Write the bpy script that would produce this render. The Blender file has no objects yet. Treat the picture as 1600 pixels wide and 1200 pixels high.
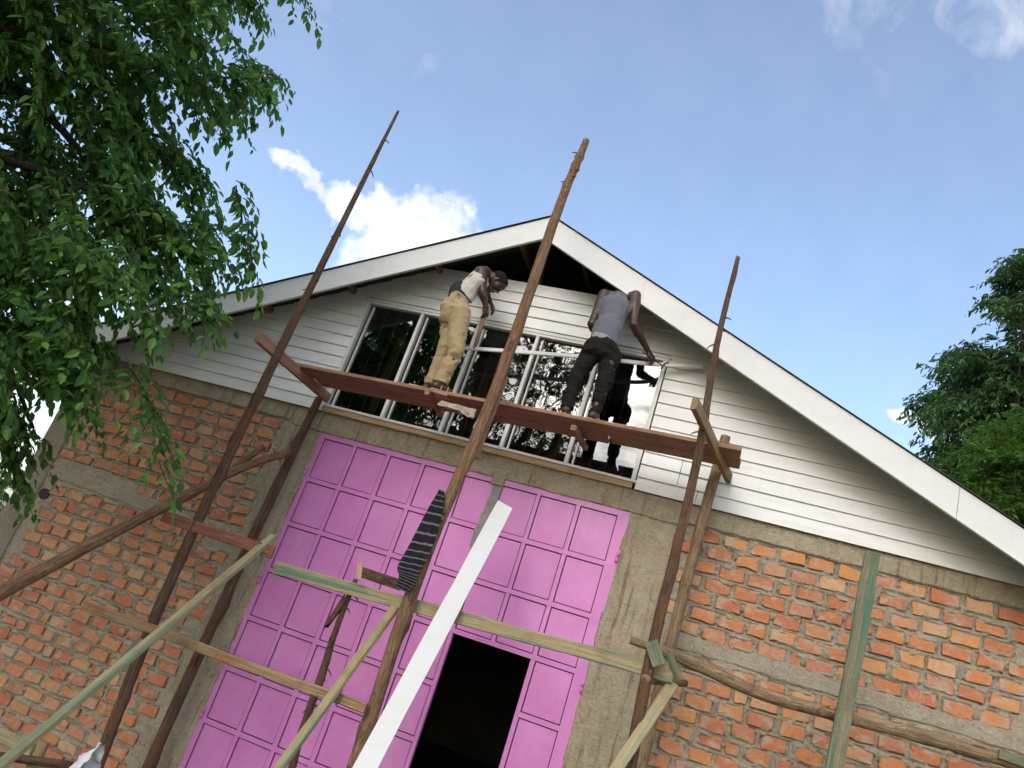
import bpy, math, random
import numpy as np
from mathutils import Matrix, Vector

# ------------------------------------------------------------------ camera
SC = bpy.context.scene
FPX, CAM_D, CAM_Z = 1212.455, 7.35, 1.75
YAW, PITCH, ROLL = -0.33292, 0.34558, 0.33235

def cam_axes():
    w, p, r = YAW, PITCH, ROLL
    f = np.array([math.sin(w)*math.cos(p), math.cos(w)*math.cos(p), math.sin(p)])
    rt = np.array([math.cos(w), -math.sin(w), 0.0])
    up = np.cross(rt, f)
    return math.cos(r)*rt+math.sin(r)*up, -math.sin(r)*rt+math.cos(r)*up, f
CR, CU, CF = cam_axes()
CAM = np.array([0.0, -CAM_D, CAM_Z])
cd = bpy.data.cameras.new('camera')
cam = bpy.data.objects.new('camera', cd)
SC.collection.objects.link(cam)
cd.sensor_width = 36.0
cd.lens = 36.0*FPX/1600.0
cd.clip_end = 3000.0
cd.clip_start = 0.05
m = Matrix.Identity(4)
for i in range(3):
    m[i][0] = CR[i]; m[i][1] = CU[i]; m[i][2] = -CF[i]; m[i][3] = CAM[i]
cam.matrix_world = m
SC.camera = cam

def ray(u, v):
    return CF+CR*(u-800)/FPX-CU*(v-600)/FPX
def px(u, v, y):
    """photo pixel -> the point where its ray meets the upright plane at depth y"""
    d = ray(u, v)
    return CAM+d*((y+CAM_D)/d[1])
def pd(u, v, dist):
    d = ray(u, v)
    return CAM+d/np.linalg.norm(d)*dist

# ------------------------------------------------------------------ world, sun, exposure
SUN_EL, SUN_AZ = math.radians(30), math.radians(192)   # behind the camera and to the left, veiled by cloud
SC.view_settings.view_transform = 'Standard'
SC.view_settings.look = 'None'
SC.view_settings.exposure = 1.18
SC.view_settings.gamma = 1.0
SC.view_settings.use_curve_mapping = False
SC.cycles.max_bounces = 5
SC.cycles.adaptive_threshold = .025
SC.cycles.diffuse_bounces = 3
SC.cycles.glossy_bounces = 3
SC.cycles.transparent_max_bounces = 8
SC.cycles.use_denoising = True
SC.cycles.sample_clamp_indirect = 8.0

world = bpy.data.worlds.new('World')
SC.world = world
world.use_nodes = True
wn, wl = world.node_tree.nodes, world.node_tree.links
wn.clear()

class NB:
    """tiny node helper"""
    def __init__(s, tree): s.n, s.l = tree.nodes, tree.links
    def new(s, t, **kw):
        n = s.n.new(t)
        for k, v in kw.items(): setattr(n, k, v)
        return n
    def put(s, sock, v):
        if v is None: return
        if hasattr(v, 'is_output') or isinstance(v, bpy.types.NodeSocket): s.l.new(v, sock)
        else: sock.default_value = v
    def math(s, op, a, b=None, c=None, clamp=False):
        n = s.new('ShaderNodeMath', operation=op, use_clamp=clamp)
        s.put(n.inputs[0], a); s.put(n.inputs[1], b)
        if c is not None: s.put(n.inputs[2], c)
        return n.outputs[0]
    def vmath(s, op, a, b=None, scale=None):
        n = s.new('ShaderNodeVectorMath', operation=op)
        s.put(n.inputs[0], a); s.put(n.inputs[1], b)
        if scale is not None: s.put(n.inputs['Scale'], scale)
        return n.outputs['Value'] if op in ('DOT_PRODUCT', 'LENGTH', 'DISTANCE') else n.outputs['Vector']
    def noise(s, vec, scale, detail=4, rough=.55, dist=0., dim='3D'):
        n = s.new('ShaderNodeTexNoise', noise_dimensions=dim)
        if vec is not None: s.l.new(vec, n.inputs['Vector'])
        n.inputs['Scale'].default_value = scale; n.inputs['Detail'].default_value = detail
        n.inputs['Roughness'].default_value = rough; n.inputs['Distortion'].default_value = dist
        return n.outputs['Fac']
    def ramp(s, fac, stops, interp='LINEAR'):
        n = s.new('ShaderNodeValToRGB'); cr = n.color_ramp; cr.interpolation = interp
        while len(cr.elements) < len(stops): cr.elements.new(.5)
        for e, (p, c) in zip(cr.elements, stops):
            e.position = p; e.color = (c[0], c[1], c[2], 1) if not isinstance(c, (int, float)) else (c, c, c, 1)
        s.put(n.inputs[0], fac)
        return n.outputs[0]
    def mix(s, fac, a, b, mode='MIX'):
        n = s.new('ShaderNodeMix', data_type='RGBA', blend_type=mode)
        s.put(n.inputs[0], fac)
        for i, v in ((6, a), (7, b)):
            if isinstance(v, (tuple, list)): n.inputs[i].default_value = (v[0], v[1], v[2], 1)
            else: s.put(n.inputs[i], v)
        return n.outputs[2]
    def smooth(s, x, lo, hi):
        n = s.new('ShaderNodeMapRange', interpolation_type='SMOOTHSTEP')
        s.put(n.inputs[0], x); n.inputs[1].default_value = lo; n.inputs[2].default_value = hi
        return n.outputs[0]

W = NB(world.node_tree)
sky = W.new('ShaderNodeTexSky', sky_type='NISHITA')
sky.sun_disc = False
sky.sun_elevation = SUN_EL
sky.sun_rotation = SUN_AZ
sky.air_density = 1.0; sky.dust_density = 4.0; sky.ozone_density = 0.5; sky.altitude = 1100
tc = W.new('ShaderNodeTexCoord')
dirv = W.vmath('NORMALIZE', tc.outputs['Generated'])
# cumulus drifting over the roof: ellipses in the sky plane, frayed by noise
C0 = ray(620, 340); C0 = C0/np.linalg.norm(C0)
E1 = np.cross(C0, [0, 0, 1.0]); E1 /= np.linalg.norm(E1); E2 = np.cross(E1, C0)
def tan_uv(u, v):
    d = ray(u, v); d = d/np.linalg.norm(d); c = d@C0
    return np.array([d@E1/c, d@E2/c])
cdot = W.math('MAXIMUM', W.vmath('DOT_PRODUCT', dirv, tuple(C0)), 0.05)
tu = W.math('DIVIDE', W.vmath('DOT_PRODUCT', dirv, tuple(E1)), cdot)
tv = W.math('DIVIDE', W.vmath('DOT_PRODUCT', dirv, tuple(E2)), cdot)
comb = W.new('ShaderNodeCombineXYZ'); W.put(comb.inputs[0], tu); W.put(comb.inputs[1], tv)
pvec = comb.outputs[0]
warp = W.new('ShaderNodeTexNoise'); W.l.new(pvec, warp.inputs['Vector']); warp.inputs['Scale'].default_value = 16; warp.inputs['Detail'].default_value = 6; warp.inputs['Roughness'].default_value = .6
wv = W.vmath('SCALE', W.vmath('SUBTRACT', warp.outputs['Color'], (.5, .5, .5)), scale=.075)
pw = W.vmath('ADD', pvec, wv)
def blob(u, v, rx, ry, ang=0, amp=1.0):
    c = tan_uv(u, v); ax = tan_uv(u+10*math.cos(ang), v+10*math.sin(ang))-c
    s = np.linalg.norm(ax)/10; e = ax/np.linalg.norm(ax); f = np.array([-e[1], e[0]])
    d = W.vmath('SUBTRACT', pw, (c[0], c[1], 0))
    a = W.math('DIVIDE', W.vmath('DOT_PRODUCT', d, (e[0], e[1], 0)), rx*s)
    b = W.math('DIVIDE', W.vmath('DOT_PRODUCT', d, (f[0], f[1], 0)), ry*s)
    r = W.math('ADD', W.math('MULTIPLY', a, a), W.math('MULTIPLY', b, b))
    return W.math('MULTIPLY', W.math('SUBTRACT', 1.25, r, clamp=True), amp)
dens = None
for b in [(668, 345, 78, 52), (612, 335, 60, 42), (545, 322, 62, 34, .5), (470, 268, 66, 22, .78, .8), (610, 400, 85, 52), (700, 385, 60, 40),
          (1412, 655, 26, 16, .2), (1450, 668, 30, 15, .2), (-30, 640, 120, 150), (-120, 420, 190, 120), (40, 330, 70, 60, 0, .75), (150, 455, 70, 40, 0, .7)]:
    v = blob(*b)
    dens = v if dens is None else W.math('MAXIMUM', dens, v)
fine = W.noise(pvec, 30, 8, .62)
main = W.smooth(W.math('ADD', dens, W.math('MULTIPLY', W.math('SUBTRACT', fine, .5), 1.5)), .05, 1.25)
main = W.math('MULTIPLY', main, W.smooth(dens, 0., .3))
wis = None
for b in [(1500, 20, 240, 55, .15, .45), (1330, 60, 120, 40, 1., .2), (520, 10, 90, 45, .3, .4), (660, 95, 30, 45, .9, .25), (360, 290, 60, 70, .6, .3), (190, 380, 150, 150, 0, .35)]:
    v = blob(*b)
    wis = v if wis is None else W.math('MAXIMUM', wis, v)
wisn = W.math('MULTIPLY', wis, W.smooth(W.noise(pvec, 9, 7, .6, .6), .35, .75))
# the same broken cumulus goes on over the rest of the sky
sep = W.new('ShaderNodeSeparateXYZ'); W.l.new(dirv, sep.inputs[0])
dz = W.math('MAXIMUM', sep.outputs[2], .06)
c2 = W.new('ShaderNodeCombineXYZ')
W.put(c2.inputs[0], W.math('DIVIDE', sep.outputs[0], dz)); W.put(c2.inputs[1], W.math('DIVIDE', sep.outputs[1], dz))
gen = W.smooth(W.noise(c2.outputs[0], 1.1, 6, .58, .3), .42, .56)
away = W.smooth(W.vmath('DOT_PRODUCT', dirv, tuple(CF)), .74, .52)
gen = W.math('MULTIPLY', gen, away)
cov = W.math('MAXIMUM', W.math('MAXIMUM', W.math('MAXIMUM', main, gen), wisn), .06, clamp=True)   # thin veil everywhere
shade = W.ramp(W.noise(pvec, 14, 5, .5), [(.3, (2.9, 3.05, 3.2)), (.66, (4.1, 4.1, 4.1))])
skycol = W.mix(cov, sky.outputs[0], shade)
bg = W.new('ShaderNodeBackground'); W.l.new(skycol, bg.inputs[0]); bg.inputs[1].default_value = 0.15
wo = W.new('ShaderNodeOutputWorld'); W.l.new(bg.outputs[0], wo.inputs[0])

sl = bpy.data.lights.new('sun', 'SUN'); sl.energy = 0.48; sl.angle = math.radians(35); sl.color = (1, .96, .9)
so = bpy.data.objects.new('sun', sl); SC.collection.objects.link(so)
sd = Vector((math.sin(SUN_AZ)*math.cos(SUN_EL), math.cos(SUN_AZ)*math.cos(SUN_EL), math.sin(SUN_EL)))
so.rotation_euler = sd.to_track_quat('Z', 'Y').to_euler()
so.location = (8, -20, 30)

# ------------------------------------------------------------------ helpers
rng = np.random.default_rng(7)
random.seed(7)
COL = SC.collection

def nrm(v):
    v = np.asarray(v, float); return v/max(np.linalg.norm(v), 1e-9)

_tab = np.random.default_rng(3).random((64, 64, 64)).astype(np.float32)
def vnoise(p):
    p = np.asarray(p, float); i = np.floor(p).astype(int); f = p-i; f = f*f*(3-2*f)
    out = 0
    for a in (0, 1):
        wa = f[..., 0] if a else 1-f[..., 0]
        for b in (0, 1):
            wb = f[..., 1] if b else 1-f[..., 1]
            for c in (0, 1):
                wc = f[..., 2] if c else 1-f[..., 2]
                out = out+wa*wb*wc*_tab[(i[..., 0]+a) & 63, (i[..., 1]+b) & 63, (i[..., 2]+c) & 63]
    return out
def fbm(p, o=4, g=.5):
    s = 0; a = 1; t = 0
    p = np.asarray(p, float)
    for k in range(o):
        s = s+a*vnoise(p*2**k+11.3*k); t += a; a *= g
    return s/t-.5

def empty(name, loc, label=None, cat=None, group=None, kind=None):
    o = bpy.data.objects.new(name, None); COL.objects.link(o)
    o.location = loc; o.empty_display_size = .2
    return tag(o, label, cat, group, kind)
def tag(o, label=None, cat=None, group=None, kind=None):
    if label: o['label'] = label
    if cat: o['category'] = cat
    if group: o['group'] = group
    if kind: o['kind'] = kind
    return o
def wmat(o):
    mtx = Matrix.Translation(o.location)
    p = o.parent
    while p: mtx = Matrix.Translation(p.location) @ (p.matrix_parent_inverse if False else Matrix.Identity(4)) @ mtx; p = p.parent
    return mtx
ORIG = {}
def attach(o, parent, world=(0, 0, 0)):
    """parent o so that its own origin stays at the given world point"""
    w = np.array(world, float)
    if parent is not None:
        o.parent = parent
        o.location = tuple(w-ORIG.get(parent.name, np.array(parent.location)))
    else:
        o.location = tuple(w)
    ORIG[o.name] = w

class MB:
    def __init__(s): s.v = []; s.f = []; s.uv = []; s.n = 0
    def add(s, v, f, uv=None):
        v = np.asarray(v, float); s.v.append(v)
        for q in f: s.f.append(tuple(int(i)+s.n for i in q))
        s.uv += list(uv) if uv is not None else [None]*len(f)
        s.n += len(v)
        return s
    def build(s, name, mat, parent=None, smooth=False, origin=None, label=None, cat=None, group=None, kind=None, loc=None):
        v = np.concatenate(s.v)
        if origin is None:
            origin = (v.min(0)+v.max(0))/2; origin[2] = v[:, 2].min()
        origin = np.asarray(origin, float)
        me = bpy.data.meshes.new(name)
        me.from_pydata((v-origin).tolist(), [], s.f)
        if any(u is not None for u in s.uv):
            lay = me.uv_layers.new(name='UVMap')
            flat = []
            for q, u in zip(s.f, s.uv):
                if u is None: flat += [0., 0.]*len(q)
                else:
                    for a in u: flat += [a[0], a[1]]
            lay.data.foreach_set('uv', flat)
        if smooth: me.polygons.foreach_set('use_smooth', [True]*len(me.polygons))
        me.materials.append(mat)
        o = bpy.data.objects.new(name, me); COL.objects.link(o)
        attach(o, parent, origin)
        return tag(o, label, cat, group, kind)

def boxv(x0, x1, y0, y1, z0, z1):
    v = [(x, y, z) for x in (x0, x1) for y in (y0, y1) for z in (z0, z1)]
    f = [(0, 1, 3, 2), (4, 6, 7, 5), (0, 4, 5, 1), (2, 3, 7, 6), (0, 2, 6, 4), (1, 5, 7, 3)]
    return v, f
def box(x0, x1, y0, y1, z0, z1):
    return MB().add(*boxv(x0, x1, y0, y1, z0, z1))
def cbox(x0, x1, y0, y1, z0, z1, b=.006):
    """box with chamfered vertical-plane edges towards -Y (the seen face)"""
    o = [(x0, z0), (x1, z0), (x1, z1), (x0, z1)]; i = [(x0+b, z0+b), (x1-b, z0+b), (x1-b, z1-b), (x0+b, z1-b)]
    v = [(a, y1, c) for a, c in o]+[(a, y0+b, c) for a, c in o]+[(a, y0, c) for a, c in i]
    f = [(3, 2, 1, 0)]
    for k in range(4):
        n = (k+1) % 4
        f += [(k, n, 4+n, 4+k), (4+k, 4+n, 8+n, 8+k)]
    f.append((8, 9, 10, 11))
    return MB().add(v, f)

def frame_of(d, hint=(0, 0, 1)):
    d = nrm(d); h = np.array(hint, float)
    if abs(d@h) > .95: h = np.array([1., 0, 0])
    a = nrm(np.cross(h, d)); return a, np.cross(d, a)

def spline(pts, n):
    """Catmull-Rom through pts"""
    P = np.array(pts, float)
    if len(P) == 2:
        t = np.linspace(0, 1, n)[:, None]; return P[0]*(1-t)+P[1]*t
    Q = np.vstack([2*P[0]-P[1], P, 2*P[-1]-P[-2]]); out = []
    for t in np.linspace(0, len(P)-1-1e-9, n):
        i = int(t); f = t-i; a, b, c, d = Q[i:i+4]
        out.append(.5*((2*b)+(c-a)*f+(2*a-5*b+4*c-d)*f*f+(3*b-a-3*c+d)*f**3))
    return np.array(out)

def tube(pts, radii, seg=10, n=None, rough=.06, seed=0, mb=None, jag=0., knots=0):
    """round log: irregular rings, knots, capped ends, uv = (around, metres along)"""
    mb = mb or MB()
    r_ = np.random.default_rng(seed)
    L = sum(np.linalg.norm(np.array(b)-np.array(a)) for a, b in zip(pts[:-1], pts[1:]))
    n = n or max(6, int(L/.12))
    C = spline(pts, n); R = np.interp(np.linspace(0, 1, n), np.linspace(0, 1, len(radii)), radii)
    kn = [(r_.uniform(.03, .97), r_.uniform(0, 6.28), r_.uniform(.25, .5)) for _ in range(knots)]
    V = []; d0 = None; a = None
    along = np.linspace(0, L, n)
    for i in range(n):
        d = nrm(C[min(i+1, n-1)]-C[max(i-1, 0)])
        if a is None: a, b = frame_of(d)
        else: a = nrm(a-d*(a@d)); b = np.cross(d, a)
        th = np.linspace(0, 2*math.pi, seg, endpoint=False)
        rr = R[i]*(1+rough*2*fbm(np.stack([np.cos(th)*1.3+seed, np.sin(th)*1.3, np.full(seg, along[i]*2.2)], -1), 3)+rough*1.1*fbm(np.stack([np.cos(th)*2.5+seed*3, np.sin(th)*2.5, np.full(seg, along[i]*11)], -1), 2))
        for kt, ka, kh in kn:
            dl = (along[i]-kt*L)/(.045+R[i]*.3); da = np.angle(np.exp(1j*(th-ka)))/.55
            rr = rr*(1+kh*np.exp(-dl*dl-da*da))
        ring = C[i]+np.outer(np.cos(th)*rr, a)+np.outer(np.sin(th)*rr, b)
        if i in (0, n-1) and jag: ring = ring+np.outer(r_.uniform(-jag, jag, seg), d)
        V.append(ring)
    V = np.concatenate(V); F = []; U = []
    for i in range(n-1):
        for k in range(seg):
            k2 = (k+1) % seg
            F.append((i*seg+k, i*seg+k2, (i+1)*seg+k2, (i+1)*seg+k))
            U.append([(k/seg, along[i]), ((k+1)/seg, along[i]), ((k+1)/seg, along[i+1]), (k/seg, along[i+1])])
    F.append(tuple(range(seg))[::-1]); U.append([(.5, 0)]*seg)
    F.append(tuple((n-1)*seg+k for k in range(seg))); U.append([(.5, L)]*seg)
    mb.add(V, F, U)
    return mb

def board(p0, p1, w, t, hint=(0, 0, 1), roll=0., n=None, wob=.004, seed=0, mb=None, taper=1.0, bend=0.):
    """sawn board: w across (hint side), t thick; slightly waney edges; uv = (around, along)"""
    mb = mb or MB(); r_ = np.random.default_rng(seed+100)
    p0 = np.array(p0, float); p1 = np.array(p1, float); L = np.linalg.norm(p1-p0); d = (p1-p0)/L
    a, b = frame_of(d, hint)       # b ~ hint direction, a ~ side
    c, s = math.cos(roll), math.sin(roll); a, b = a*c+b*s, b*c-a*s
    n = n or max(3, int(L/.18)); ch = min(w, t)*.12
    V = []
    for i in range(n):
        q = i/(n-1); ww = w/2*(1+(taper-1)*q); tt = t/2
        cen = p0+d*L*q+b*(wob*2*fbm([q*L*1.3+seed, seed*.7, .3], 3))+a*(wob*2*fbm([q*L*1.1, seed*1.7, 5.3], 3))+b*bend*(4*q*(1-q))
        e = 1+.05*fbm([q*L*5, seed*.31, 9.], 2)*2
        prof = [(-tt+ch, -ww*e), (tt-ch, -ww*e), (tt, -ww*e+ch), (tt, ww*e-ch), (tt-ch, ww*e), (-tt+ch, ww*e), (-tt, ww*e-ch), (-tt, -ww*e+ch)]
        V += [cen+a*x+b*y for x, y in prof]
    per = [0, t, t+.001, t+w, t+w+.001, 2*t+w, 2*t+w+.001, 2*t+2*w, 2*t+2*w+.001]
    F = []; U = []
    for i in range(n-1):
        y0, y1 = L*i/(n-1), L*(i+1)/(n-1)
        for k in range(8):
            k2 = (k+1) % 8
            F.append((i*8+k, i*8+k2, (i+1)*8+k2, (i+1)*8+k)); U.append([(per[k]*3, y0), (per[k+1]*3, y0), (per[k+1]*3, y1), (per[k]*3, y1)])
    F.append(tuple(range(8))[::-1]); U.append([(x*3, 0) for x in per[:8]])
    F.append(tuple((n-1)*8+k for k in range(8))); U.append([(x*3, L) for x in per[:8]])
    mb.add(V, F, U)
    return mb

# ------------------------------------------------------------------ materials
def mat(name):
    mt = bpy.data.materials.new(name); mt.use_nodes = True
    nt = mt.node_tree; nt.nodes.clear(); b = NB(nt)
    out = b.new('ShaderNodeOutputMaterial'); p = b.new('ShaderNodeBsdfPrincipled')
    b.l.new(p.outputs[0], out.inputs[0])
    return mt, b, p, out
def bump(b, p, h, strength=.5, dist=.01):
    n = b.new('ShaderNodeBump'); n.inputs['Strength'].default_value = strength; n.inputs['Distance'].default_value = dist
    b.put(n.inputs['Height'], h); b.l.new(n.outputs[0], p.inputs['Normal'])
def obj_co(b):
    return b.new('ShaderNodeTexCoord').outputs['Object']
def world_pos(b):
    return b.new('ShaderNodeNewGeometry').outputs['Position']

def m_brick():
    mt, b, p, _ = mat('fired clay brick'); w = world_pos(b)
    oi = b.new('ShaderNodeObjectInfo').outputs['Random']; isl = b.new('ShaderNodeNewGeometry').outputs['Random Per Island']
    r = b.math('FRACT', b.math('ADD', b.math('MULTIPLY', oi, 7.31), isl))
    base = b.ramp(r, [(0, (.48, .175, .085)), (.22, (.54, .235, .10)), (.45, (.46, .165, .09)), (.62, (.58, .29, .12)), (.8, (.5, .205, .115)), (.92, (.58, .36, .2)), (1, (.44, .2, .135))], 'EASE')
    n1 = b.noise(w, 26, 6, .65); n2 = b.noise(w, 90, 5, .7); n3 = b.noise(w, 9, 4, .6, .5)
    c = b.mix(b.smooth(n1, .25, .7), b.mix(.3, base, (.25, .085, .045)), base)
    c = b.mix(b.math('MULTIPLY', b.smooth(n2, .58, .72), .55), c, (.62, .36, .2))
    c = b.mix(b.math('MULTIPLY', b.smooth(n3, .47, .66), .72), c, (.42, .36, .28))   # smeared mortar
    c = b.mix(b.math('MULTIPLY', b.smooth(b.noise(w, 60, 3), .66, .74), .7), c, (.07, .03, .022))
    b.put(p.inputs['Base Color'], c); p.inputs['Roughness'].default_value = .93; p.inputs['Specular IOR Level'].default_value = .2
    bump(b, p, b.math('ADD', b.math('MULTIPLY', n1, 1.), b.math('MULTIPLY', n2, .5)), .9, .012)
    return mt
def m_cement(name, c0, c1, c2, scale=1., streak=False):
    mt, b, p, _ = mat(name); w = world_pos(b)
    n1 = b.noise(w, 5*scale, 7, .65); n2 = b.noise(w, 40*scale, 6, .7); n3 = b.noise(w, 120*scale, 4, .6)
    c = b.mix(b.smooth(n1, .3, .7), c0, c1)
    c = b.mix(b.math('MULTIPLY', b.smooth(n2, .5, .72), .7), c, c2)
    c = b.mix(b.math('MULTIPLY', b.smooth(n2, .44, .3), .6), c, tuple(x*.45 for x in c0))
    if streak:
        sp = b.new('ShaderNodeMapping'); b.l.new(w, sp.inputs[0]); sp.inputs['Scale'].default_value = (9, 1, .8)
        c = b.mix(b.math('MULTIPLY', b.smooth(b.noise(sp.outputs[0], 1.6, 6, .65), .52, .68), .6), c, (.10, .065, .04))
    b.put(p.inputs['Base Color'], c); p.inputs['Roughness'].default_value = .95; p.inputs['Specular IOR Level'].default_value = .15
    bump(b, p, b.math('ADD', b.math('ADD', n2, b.math('MULTIPLY', n3, .5)), n1), 1., .018)
    return mt
def m_white(name, base=(.80, .81, .79), rough=.45, dirt=.3):
    mt, b, p, _ = mat(name); w = world_pos(b)
    oi = b.new('ShaderNodeObjectInfo').outputs['Random']
    mp = b.new('ShaderNodeMapping'); b.l.new(w, mp.inputs[0]); mp.inputs['Scale'].default_value = (.7, 1, 5)
    n = b.noise(mp.outputs[0], 2.4, 6, .6); n2 = b.noise(w, 22, 5, .65); n3 = b.noise(w, 70, 3, .5)
    c = b.mix(b.math('MULTIPLY', oi, .35), base, tuple(x*.9 for x in base))
    c = b.mix(b.math('MULTIPLY', b.smooth(n, .45, .75), dirt), c, (.56, .53, .44))
    c = b.mix(b.math('MULTIPLY', b.smooth(n2, .62, .8), dirt*.8), c, (.42, .38, .3))
    c = b.mix(b.math('MULTIPLY', b.smooth(n3, .70, .76), dirt*1.2), c, (.2, .17, .13))
    mq = b.new('ShaderNodeMapping'); b.l.new(w, mq.inputs[0]); mq.inputs['Scale'].default_value = (7, 1, .5)
    c = b.mix(b.math('MULTIPLY', b.smooth(b.noise(mq.outputs[0], 1.3, 5, .6), .58, .78), dirt*.7), c, (.45, .42, .35))
    b.put(p.inputs['Base Color'], c); b.put(p.inputs['Roughness'], b.math('ADD', rough, b.math('MULTIPLY', n, .2)))
    bump(b, p, b.math('ADD', n, b.math('MULTIPLY', n2, .15)), .18, .01)
    return mt
def m_wood(name, dark, mid, light, rough=.85, paint=None, pcov=.5, grain=26., red=None, knots=False):
    mt, b, p, _ = mat(name)
    uv = b.new('ShaderNodeTexCoord').outputs['UV']; w = world_pos(b)
    oi = b.new('ShaderNodeObjectInfo').outputs['Random']
    mp = b.new('ShaderNodeMapping'); b.l.new(uv, mp.inputs[0]); mp.inputs['Scale'].default_value = (1., .09, 1)
    cs = b.new('ShaderNodeCombineXYZ'); b.put(cs.inputs[2], b.math('MULTIPLY', oi, 37.))
    vec = b.vmath('ADD', mp.outputs[0], cs.outputs[0])
    g = b.noise(vec, grain, 7, .65, .8); g2 = b.noise(w, 4., 5, .6); g3 = b.noise(w, 45, 4, .6)
    c = b.ramp(g, [(.28, dark), (.5, mid), (.72, light)])
    c = b.mix(b.math('MULTIPLY', b.smooth(g2, .45, .72), .55), c, dark)
    if red: c = b.mix(b.math('MULTIPLY', b.smooth(b.noise(w, 2.6, 5, .6), .45, .65), .7), c, red)
    c = b.mix(b.math('MULTIPLY', b.smooth(g3, .62, .74), .45), c, tuple(x*.35 for x in dark))
    if knots:
        mk = b.new('ShaderNodeMapping'); b.l.new(uv, mk.inputs[0]); mk.inputs['Scale'].default_value = (2.6, 3.4, 1)
        vo = b.new('ShaderNodeTexVoronoi'); vo.feature = 'F1'; b.l.new(b.vmath('ADD', mk.outputs[0], cs.outputs[0]), vo.inputs['Vector']); vo.inputs['Scale'].default_value = 1.
        dk = vo.outputs['Distance']
        c = b.mix(b.math('MULTIPLY', b.smooth(dk, .2, .1), .8), c, tuple(x*.35 for x in dark))
        c = b.mix(b.smooth(dk, .085, .05), c, tuple(min(1, x*1.25) for x in light))
        fl = b.new('ShaderNodeMapping'); b.l.new(uv, fl.inputs[0]); fl.inputs['Scale'].default_value = (3., 1.3, 1)
        fn = b.noise(b.vmath('ADD', fl.outputs[0], cs.outputs[0]), 3.2, 6, .7, .6)
        c = b.mix(b.math('MULTIPLY', b.smooth(fn, .56, .6), .55), c, light)
        c = b.mix(b.math('MULTIPLY', b.smooth(fn, .44, .4), .6), c, tuple(x*.5 for x in dark))
        g = b.math('ADD', g, b.math('MULTIPLY', b.smooth(fn, .54, .6), -.7))
    if paint:
        pm = b.math('MULTIPLY', b.smooth(b.noise(vec, 3.0, 6, .7), .62-pcov*.4, .78-pcov*.4), .85)
        pm = b.math('MULTIPLY', pm, b.smooth(g, .25, .45))
        c = b.mix(pm, c, paint)
    b.put(p.inputs['Base Color'], c); p.inputs['Roughness'].default_value = rough; p.inputs['Specular IOR Level'].default_value = .25
    bump(b, p, b.math('ADD', g, b.math('MULTIPLY', g3, .6)), 1., .012)
    return mt
def m_plain(name, col, rough=.6, metal=0., var=.25, scale=20, bmp=.2, spec=.5):
    mt, b, p, _ = mat(name); w = world_pos(b)
    n = b.noise(w, scale, 5, .6); n2 = b.noise(w, scale*.15, 4, .6)
    c = b.mix(b.math('MULTIPLY', b.smooth(n, .35, .7), var), col, tuple(x*.55 for x in col))
    c = b.mix(b.math('MULTIPLY', b.smooth(n2, .4, .7), var), c, tuple(min(1, x*1.25+.01) for x in col))
    b.put(p.inputs['Base Color'], c); p.inputs['Roughness'].default_value = rough; p.inputs['Metallic'].default_value = metal
    p.inputs['Specular IOR Level'].default_value = spec
    bump(b, p, n, bmp, .006)
    return mt
def m_door():
    mt, b, p, _ = mat('pink gloss paint on steel'); w = world_pos(b)
    n = b.noise(w, 3.2, 5, .6); n2 = b.noise(w, 35, 5, .65); n3 = b.noise(w, 1.4, 3, .5)
    c = b.mix(b.smooth(n, .3, .7), (.53, .175, .465), (.575, .205, .52))
    c = b.mix(b.math('MULTIPLY', b.smooth(n2, .58, .8), .4), c, (.42, .2, .4))
    c = b.mix(b.math('MULTIPLY', b.smooth(b.noise(w, 14, 6, .7), .66, .74), .6), c, (.36, .22, .33))
    c = b.mix(b.math('MULTIPLY', b.smooth(b.noise(w, 1.1, 4, .5), .5, .75), .3), c, (.6, .32, .57))
    mp = b.new('ShaderNodeMapping'); b.l.new(w, mp.inputs[0]); mp.inputs['Scale'].default_value = (6, 1, .7)
    c = b.mix(b.math('MULTIPLY', b.smooth(b.noise(mp.outputs[0], 1.5, 6, .6), .58, .75), .35), c, (.5, .36, .47))
    b.put(p.inputs['Base Color'], c); b.put(p.inputs['Roughness'], b.math('ADD', .3, b.math('MULTIPLY', n2, .2)))
    p.inputs['Specular IOR Level'].default_value = .45
    bump(b, p, b.math('ADD', b.math('MULTIPLY', n3, 3.), b.math('MULTIPLY', n2, .1)), .34, .03)
    return mt
def m_glass():
    mt = bpy.data.materials.new('reflective tinted glass'); mt.use_nodes = True; nt = mt.node_tree; nt.nodes.clear(); b = NB(nt)
    out = b.new('ShaderNodeOutputMaterial'); tr = b.new('ShaderNodeBsdfTransparent'); gl = b.new('ShaderNodeBsdfGlossy')
    tr.inputs[0].default_value = (.5, .52, .52, 1); gl.inputs[0].default_value = (.9, .93, .95, 1); gl.inputs['Roughness'].default_value = .015
    lw = b.new('ShaderNodeLayerWeight'); lw.inputs[0].default_value = .35
    f = b.math('ADD', .055, b.math('MULTIPLY', lw.outputs['Fresnel'], .8), clamp=True)
    mx = b.new('ShaderNodeMixShader'); b.put(mx.inputs[0], f); b.l.new(tr.outputs[0], mx.inputs[1]); b.l.new(gl.outputs[0], mx.inputs[2])
    n = b.noise(world_pos(b), 1.3, 3, .5); bn = b.new('ShaderNodeBump'); bn.inputs['Strength'].default_value = .06; bn.inputs['Distance'].default_value = .05
    b.put(bn.inputs['Height'], n); b.l.new(bn.outputs[0], gl.inputs['Normal'])
    b.l.new(mx.outputs[0], out.inputs[0])
    return mt
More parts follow.
